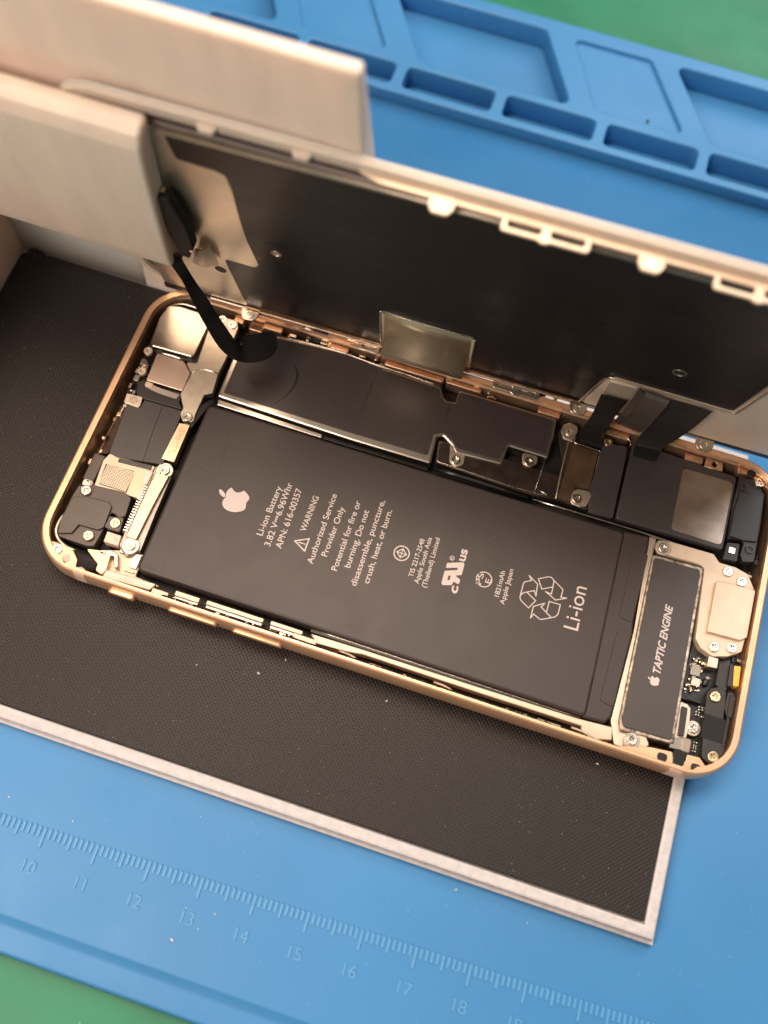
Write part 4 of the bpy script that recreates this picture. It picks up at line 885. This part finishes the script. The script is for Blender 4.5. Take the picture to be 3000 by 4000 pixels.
tube('shield_lip', [(50.0,2.0,2.2),(49.9,10,2.15),(49.8,18.6,2.15),(51,19.0,2.15),(60,18.9,2.15),(68.2,18.6,2.15),(68.9,17.6,2.15),(69.0,10,2.2),(69.1,2.0,2.4)], .17, SILV, fb, n=3)
# steel window around the flat cables
win = [(93.6,1.6),(95.2,18.5),(96.6,19.1),(119.3,18.6),(120.6,30),(121.6,40),(133.4,43.6),(133.4,1.6)]
plate('lower_steel', win, 1.87, 1.97, mat('satin_steel', (.70,.60,.49), .38, .3, var=.04, bump=.05, bscale=.12), scr, r=.8, bev=.03)
tube('steel_fold', [(92.6,1.6,2.1),(94.3,15.5,2.15),(95.2,18.2,2.15),(96.6,18.9,2.15),(108,18.6,2.15),(118.6,18.3,2.15),(120.0,20,2.15),(120.9,30,2.15),(121.8,39,2.15),(126,42,2.15),(133,43.5,2.15)], .22, STEELM, scr, n=4)
plate('steel_panel', [(95.9,11.4),(95.7,17.6),(101.2,17.9),(101.0,12.4),(100.6,11.0)], 2.0, 2.5, mat('pale_steel', (.70,.62,.50), .35, .6, var=.05), scr, r=.3, bev=.08)
# flat cables from the screen down into the phone (world millimetres, brought into the screen's frame)
inv = scr.matrix_world.inverted()
def loc(pts): return [tuple((inv @ (Vector(p)*S))/S) for p in pts]
ribbon('flat_cable', loc([(95.6,64.2,18.5),(95.6,63.0,13.0),(95.0,61.4,10.0),(94.9,61.0,7.4),(95.3,60.4,5.7),(95.5,60.0,5.4)]), loc([(100.9,64.2,19.0),(100.0,63.0,14.5),(99.6,61.4,10.5),(99.8,61.2,8.0),(100.0,60.6,5.8),(100.2,60.1,5.4)]), .18, BLKG, scr, n=7, label='glossy black narrow cable')
ribbon('flat_cable', loc([(102.6,63.0,26.0),(102.1,62.6,23.8),(101.6,62.6,18),(101.4,63.4,12),(101.5,64.2,9.8)]), loc([(107.6,63.2,25.0),(107.5,62.9,22.9),(107.0,62.9,17),(106.6,63.5,11.5),(106.4,64.2,9.0)]), .25, GREYM, scr, n=4, label='grey metal faced cable')
ribbon('cable_guard', loc([(101.3,63.0,26.4),(100.6,62.4,18),(100.3,63.2,12.0)]), loc([(102.6,62.4,26.0),(102.0,62.0,18),(101.5,62.8,12.0)]), .3, BLK, scr)
ribbon('flat_cable', loc([(107.9,64.0,24.0),(107.4,63.8,16),(106.7,64.0,9.0),(106.4,63.4,6.4),(106.5,63.0,5.6)]), loc([(115.8,63.8,24.6),(114.8,63.9,17),(113.5,64.2,10.2),(112.2,63.8,6.8),(112.0,63.3,5.6)]), .2, BLK, scr, n=6, label='wide matt black cable')
# front camera cable: block on the display back, then a loose black flex with a rounded end
bb = loc([(12.3,54.3,53.2),(14.3,54.0,52.8),(15.6,55.6,44.4),(15.4,57.0,36.5),(13.6,57.9,31.8),(11.9,57.8,32.8),(11.3,56.0,42.5)])
plate('camera_block', [(p[0], p[1]) for p in bb], 3.0, 5.2, FLEX, scr, r=.4, bev=.3)
link('block_screw', plate_me('bs', [circ(14.6, 29.4, .45)], 5.15, 5.3, .05), SILV, scr)
ribbon('camera_bracket', [(14.0,26.5,3.2),(15.5,27,3.4),(17,28,2.6)], [(12.3,20.0,3.2),(14.5,19.6,3.4),(17.5,21,2.6)], .3, mat('dull_steel', (.50,.42,.34), .4, .7), scr)
plate('gold_fitting', [(11.2,47.3),(12.9,47.8),(13.2,46.2),(12.0,45.0),(10.8,45.4)], 3.2, 4.2, BRASS, scr, r=.3, bev=.15)
FL = [(12.2,57.7,34),(9.4,57.5,30.0),(12.2,55.9,27.0),(13.5,55.1,24.5),(15.9,53.2,22.0),(17.9,51.8,20.0),(20.5,50.0,18.0),(22.5,49.2,16.5),(24.6,49.0,15.5),(26.6,49.7,14.5),(28.8,51.0,14.0),(30.4,53.0,13.5),(30.9,55.4,13.0),(30.5,57.3,12.9)]
FR = [(14.2,57.5,34),(11.4,58.9,30.0),(12.6,58.3,27.0),(14.0,57.8,24.5),(16.9,56.3,22.0),(18.4,55.5,20.0),(21.2,53.8,18.0),(23.0,52.8,16.5),(23.7,52.8,15.5),(24.3,53.1,14.5),(23.6,55.4,14.0),(26.1,57.1,13.5),(28.2,58.9,13.0),(29.7,58.6,12.9)]
ribbon('camera_flex', loc(FL), loc(FR), .22, FLEX, scr, n=6)

# ------------------------------------------------------------------ crumbs and dust
CR = mat('crumb', (.66,.60,.56), .6, var=.2, vscale=3)
def crumb(x, y, z, s, label, seed, dark=False):
    rnd = random.Random(seed); bm = bmesh.new(); bmesh.ops.create_icosphere(bm, subdivisions=2, radius=1)
    for v in bm.verts: v.co *= rnd.uniform(.75, 1.15)
    for v in bm.verts: v.co = Vector((v.co.x*s*.38, v.co.y*s*.62, v.co.z*s*.3))
    me = bpy.data.meshes.new('crumb'); bm.to_mesh(me); bm.free(); me.transform(Matrix.Rotation(seed*1.1, 4, 'Z')); me.transform(Matrix.Scale(S, 4))
    o = link('crumb', me, CR if not dark else BLK); o.location = Vector((x, y, z + s*.3))*S; o['label'] = label; o['category'] = 'crumb'; o['group'] = 'crumbs lying on the mats'
crumb(50.8,-54.1,-3.4,.62,'largest pale pink crumb on the blue mat below the ruler number 13',1)
crumb(56.4,-47.9,-3.4,.32,'small pale crumb on the blue mat between the ruler numbers 13 and 14',2)
crumb(26.2,-41.1,-3.4,.34,'small white crumb on the blue mat just above the ruler ticks between 10 and 11',3)
crumb(13.5,-40.8,-3.4,.36,'white crumb on the blue mat at the left edge of the photo below the holder',4)
crumb(96.2,-30.8,-3.4,.42,'round white crumb on the blue mat just in front of the holder rim',5)
crumb(91.5,156.0,-1.1,.9,'black crumb on the floor of the shallow pocket at the top of the mat',6,True)
crumb(49.0,-5.6,.0,.55,'pale elongated crumb on the black rubber below the right volume button',7)
crumb(37.3,-7.8,.0,.3,'tiny white crumb on the black rubber below the left volume button',8)
crumb(53.0,-1.5,.0,.4,'white crumb on the black rubber close to the right end of the volume buttons',9)
crumb(115.0,-1.6,.0,.45,'tan crumb on the black rubber close to the phone near its lower right corner',10)
crumb(73.8,-2.9,.0,.42,'curved pale shaving on the black rubber near the middle of the phone',11)
random.seed(77)
vs = []; fs = []
def speck_at(x, y, z, s):
    b = len(vs); a = random.random()*6.28
    for k in range(3): vs.append((x + s*math.cos(a+k*2.1)*random.uniform(.5,1), y + s*math.sin(a+k*2.1)*random.uniform(.5,1), z))
    vs.append((x, y, z+s*.7)); fs.extend([(b,b+1,b+3),(b+1,b+2,b+3),(b+2,b,b+3),(b,b+1,b+2)])
for i in range(420):
    x = random.uniform(-34, 129); y = random.uniform(-25.5, -.6) if i % 3 else random.uniform(0, 67)
    if 0 < y and x > -2: x = random.uniform(-34, -1)
    speck_at(x, y, .0, random.uniform(.05, .13))
for i in range(420):
    x = random.uniform(-10, 170); y = random.uniform(-58, -30) if i % 2 else random.uniform(76, 140)
    speck_at(x, y, -3.4, random.uniform(.05, .14) if y < 0 else random.uniform(.08,.2))
for i in range(130): speck_at(random.uniform(132.5, 165), random.uniform(-58, 65), -3.4, random.uniform(.05, .14))
for i in range(60): speck_at(random.uniform(22, 114), random.uniform(6, 42), 5.62, random.uniform(.03, .07))
d = mesh('dust_specks', vs, fs, CR); d['kind'] = 'stuff'; d['label'] = 'fine pale dust specks scattered over the black rubber and blue mat'; d['category'] = 'dust'
for o in list(bpy.data.objects):
    if 'rebase' in o: del o['rebase']
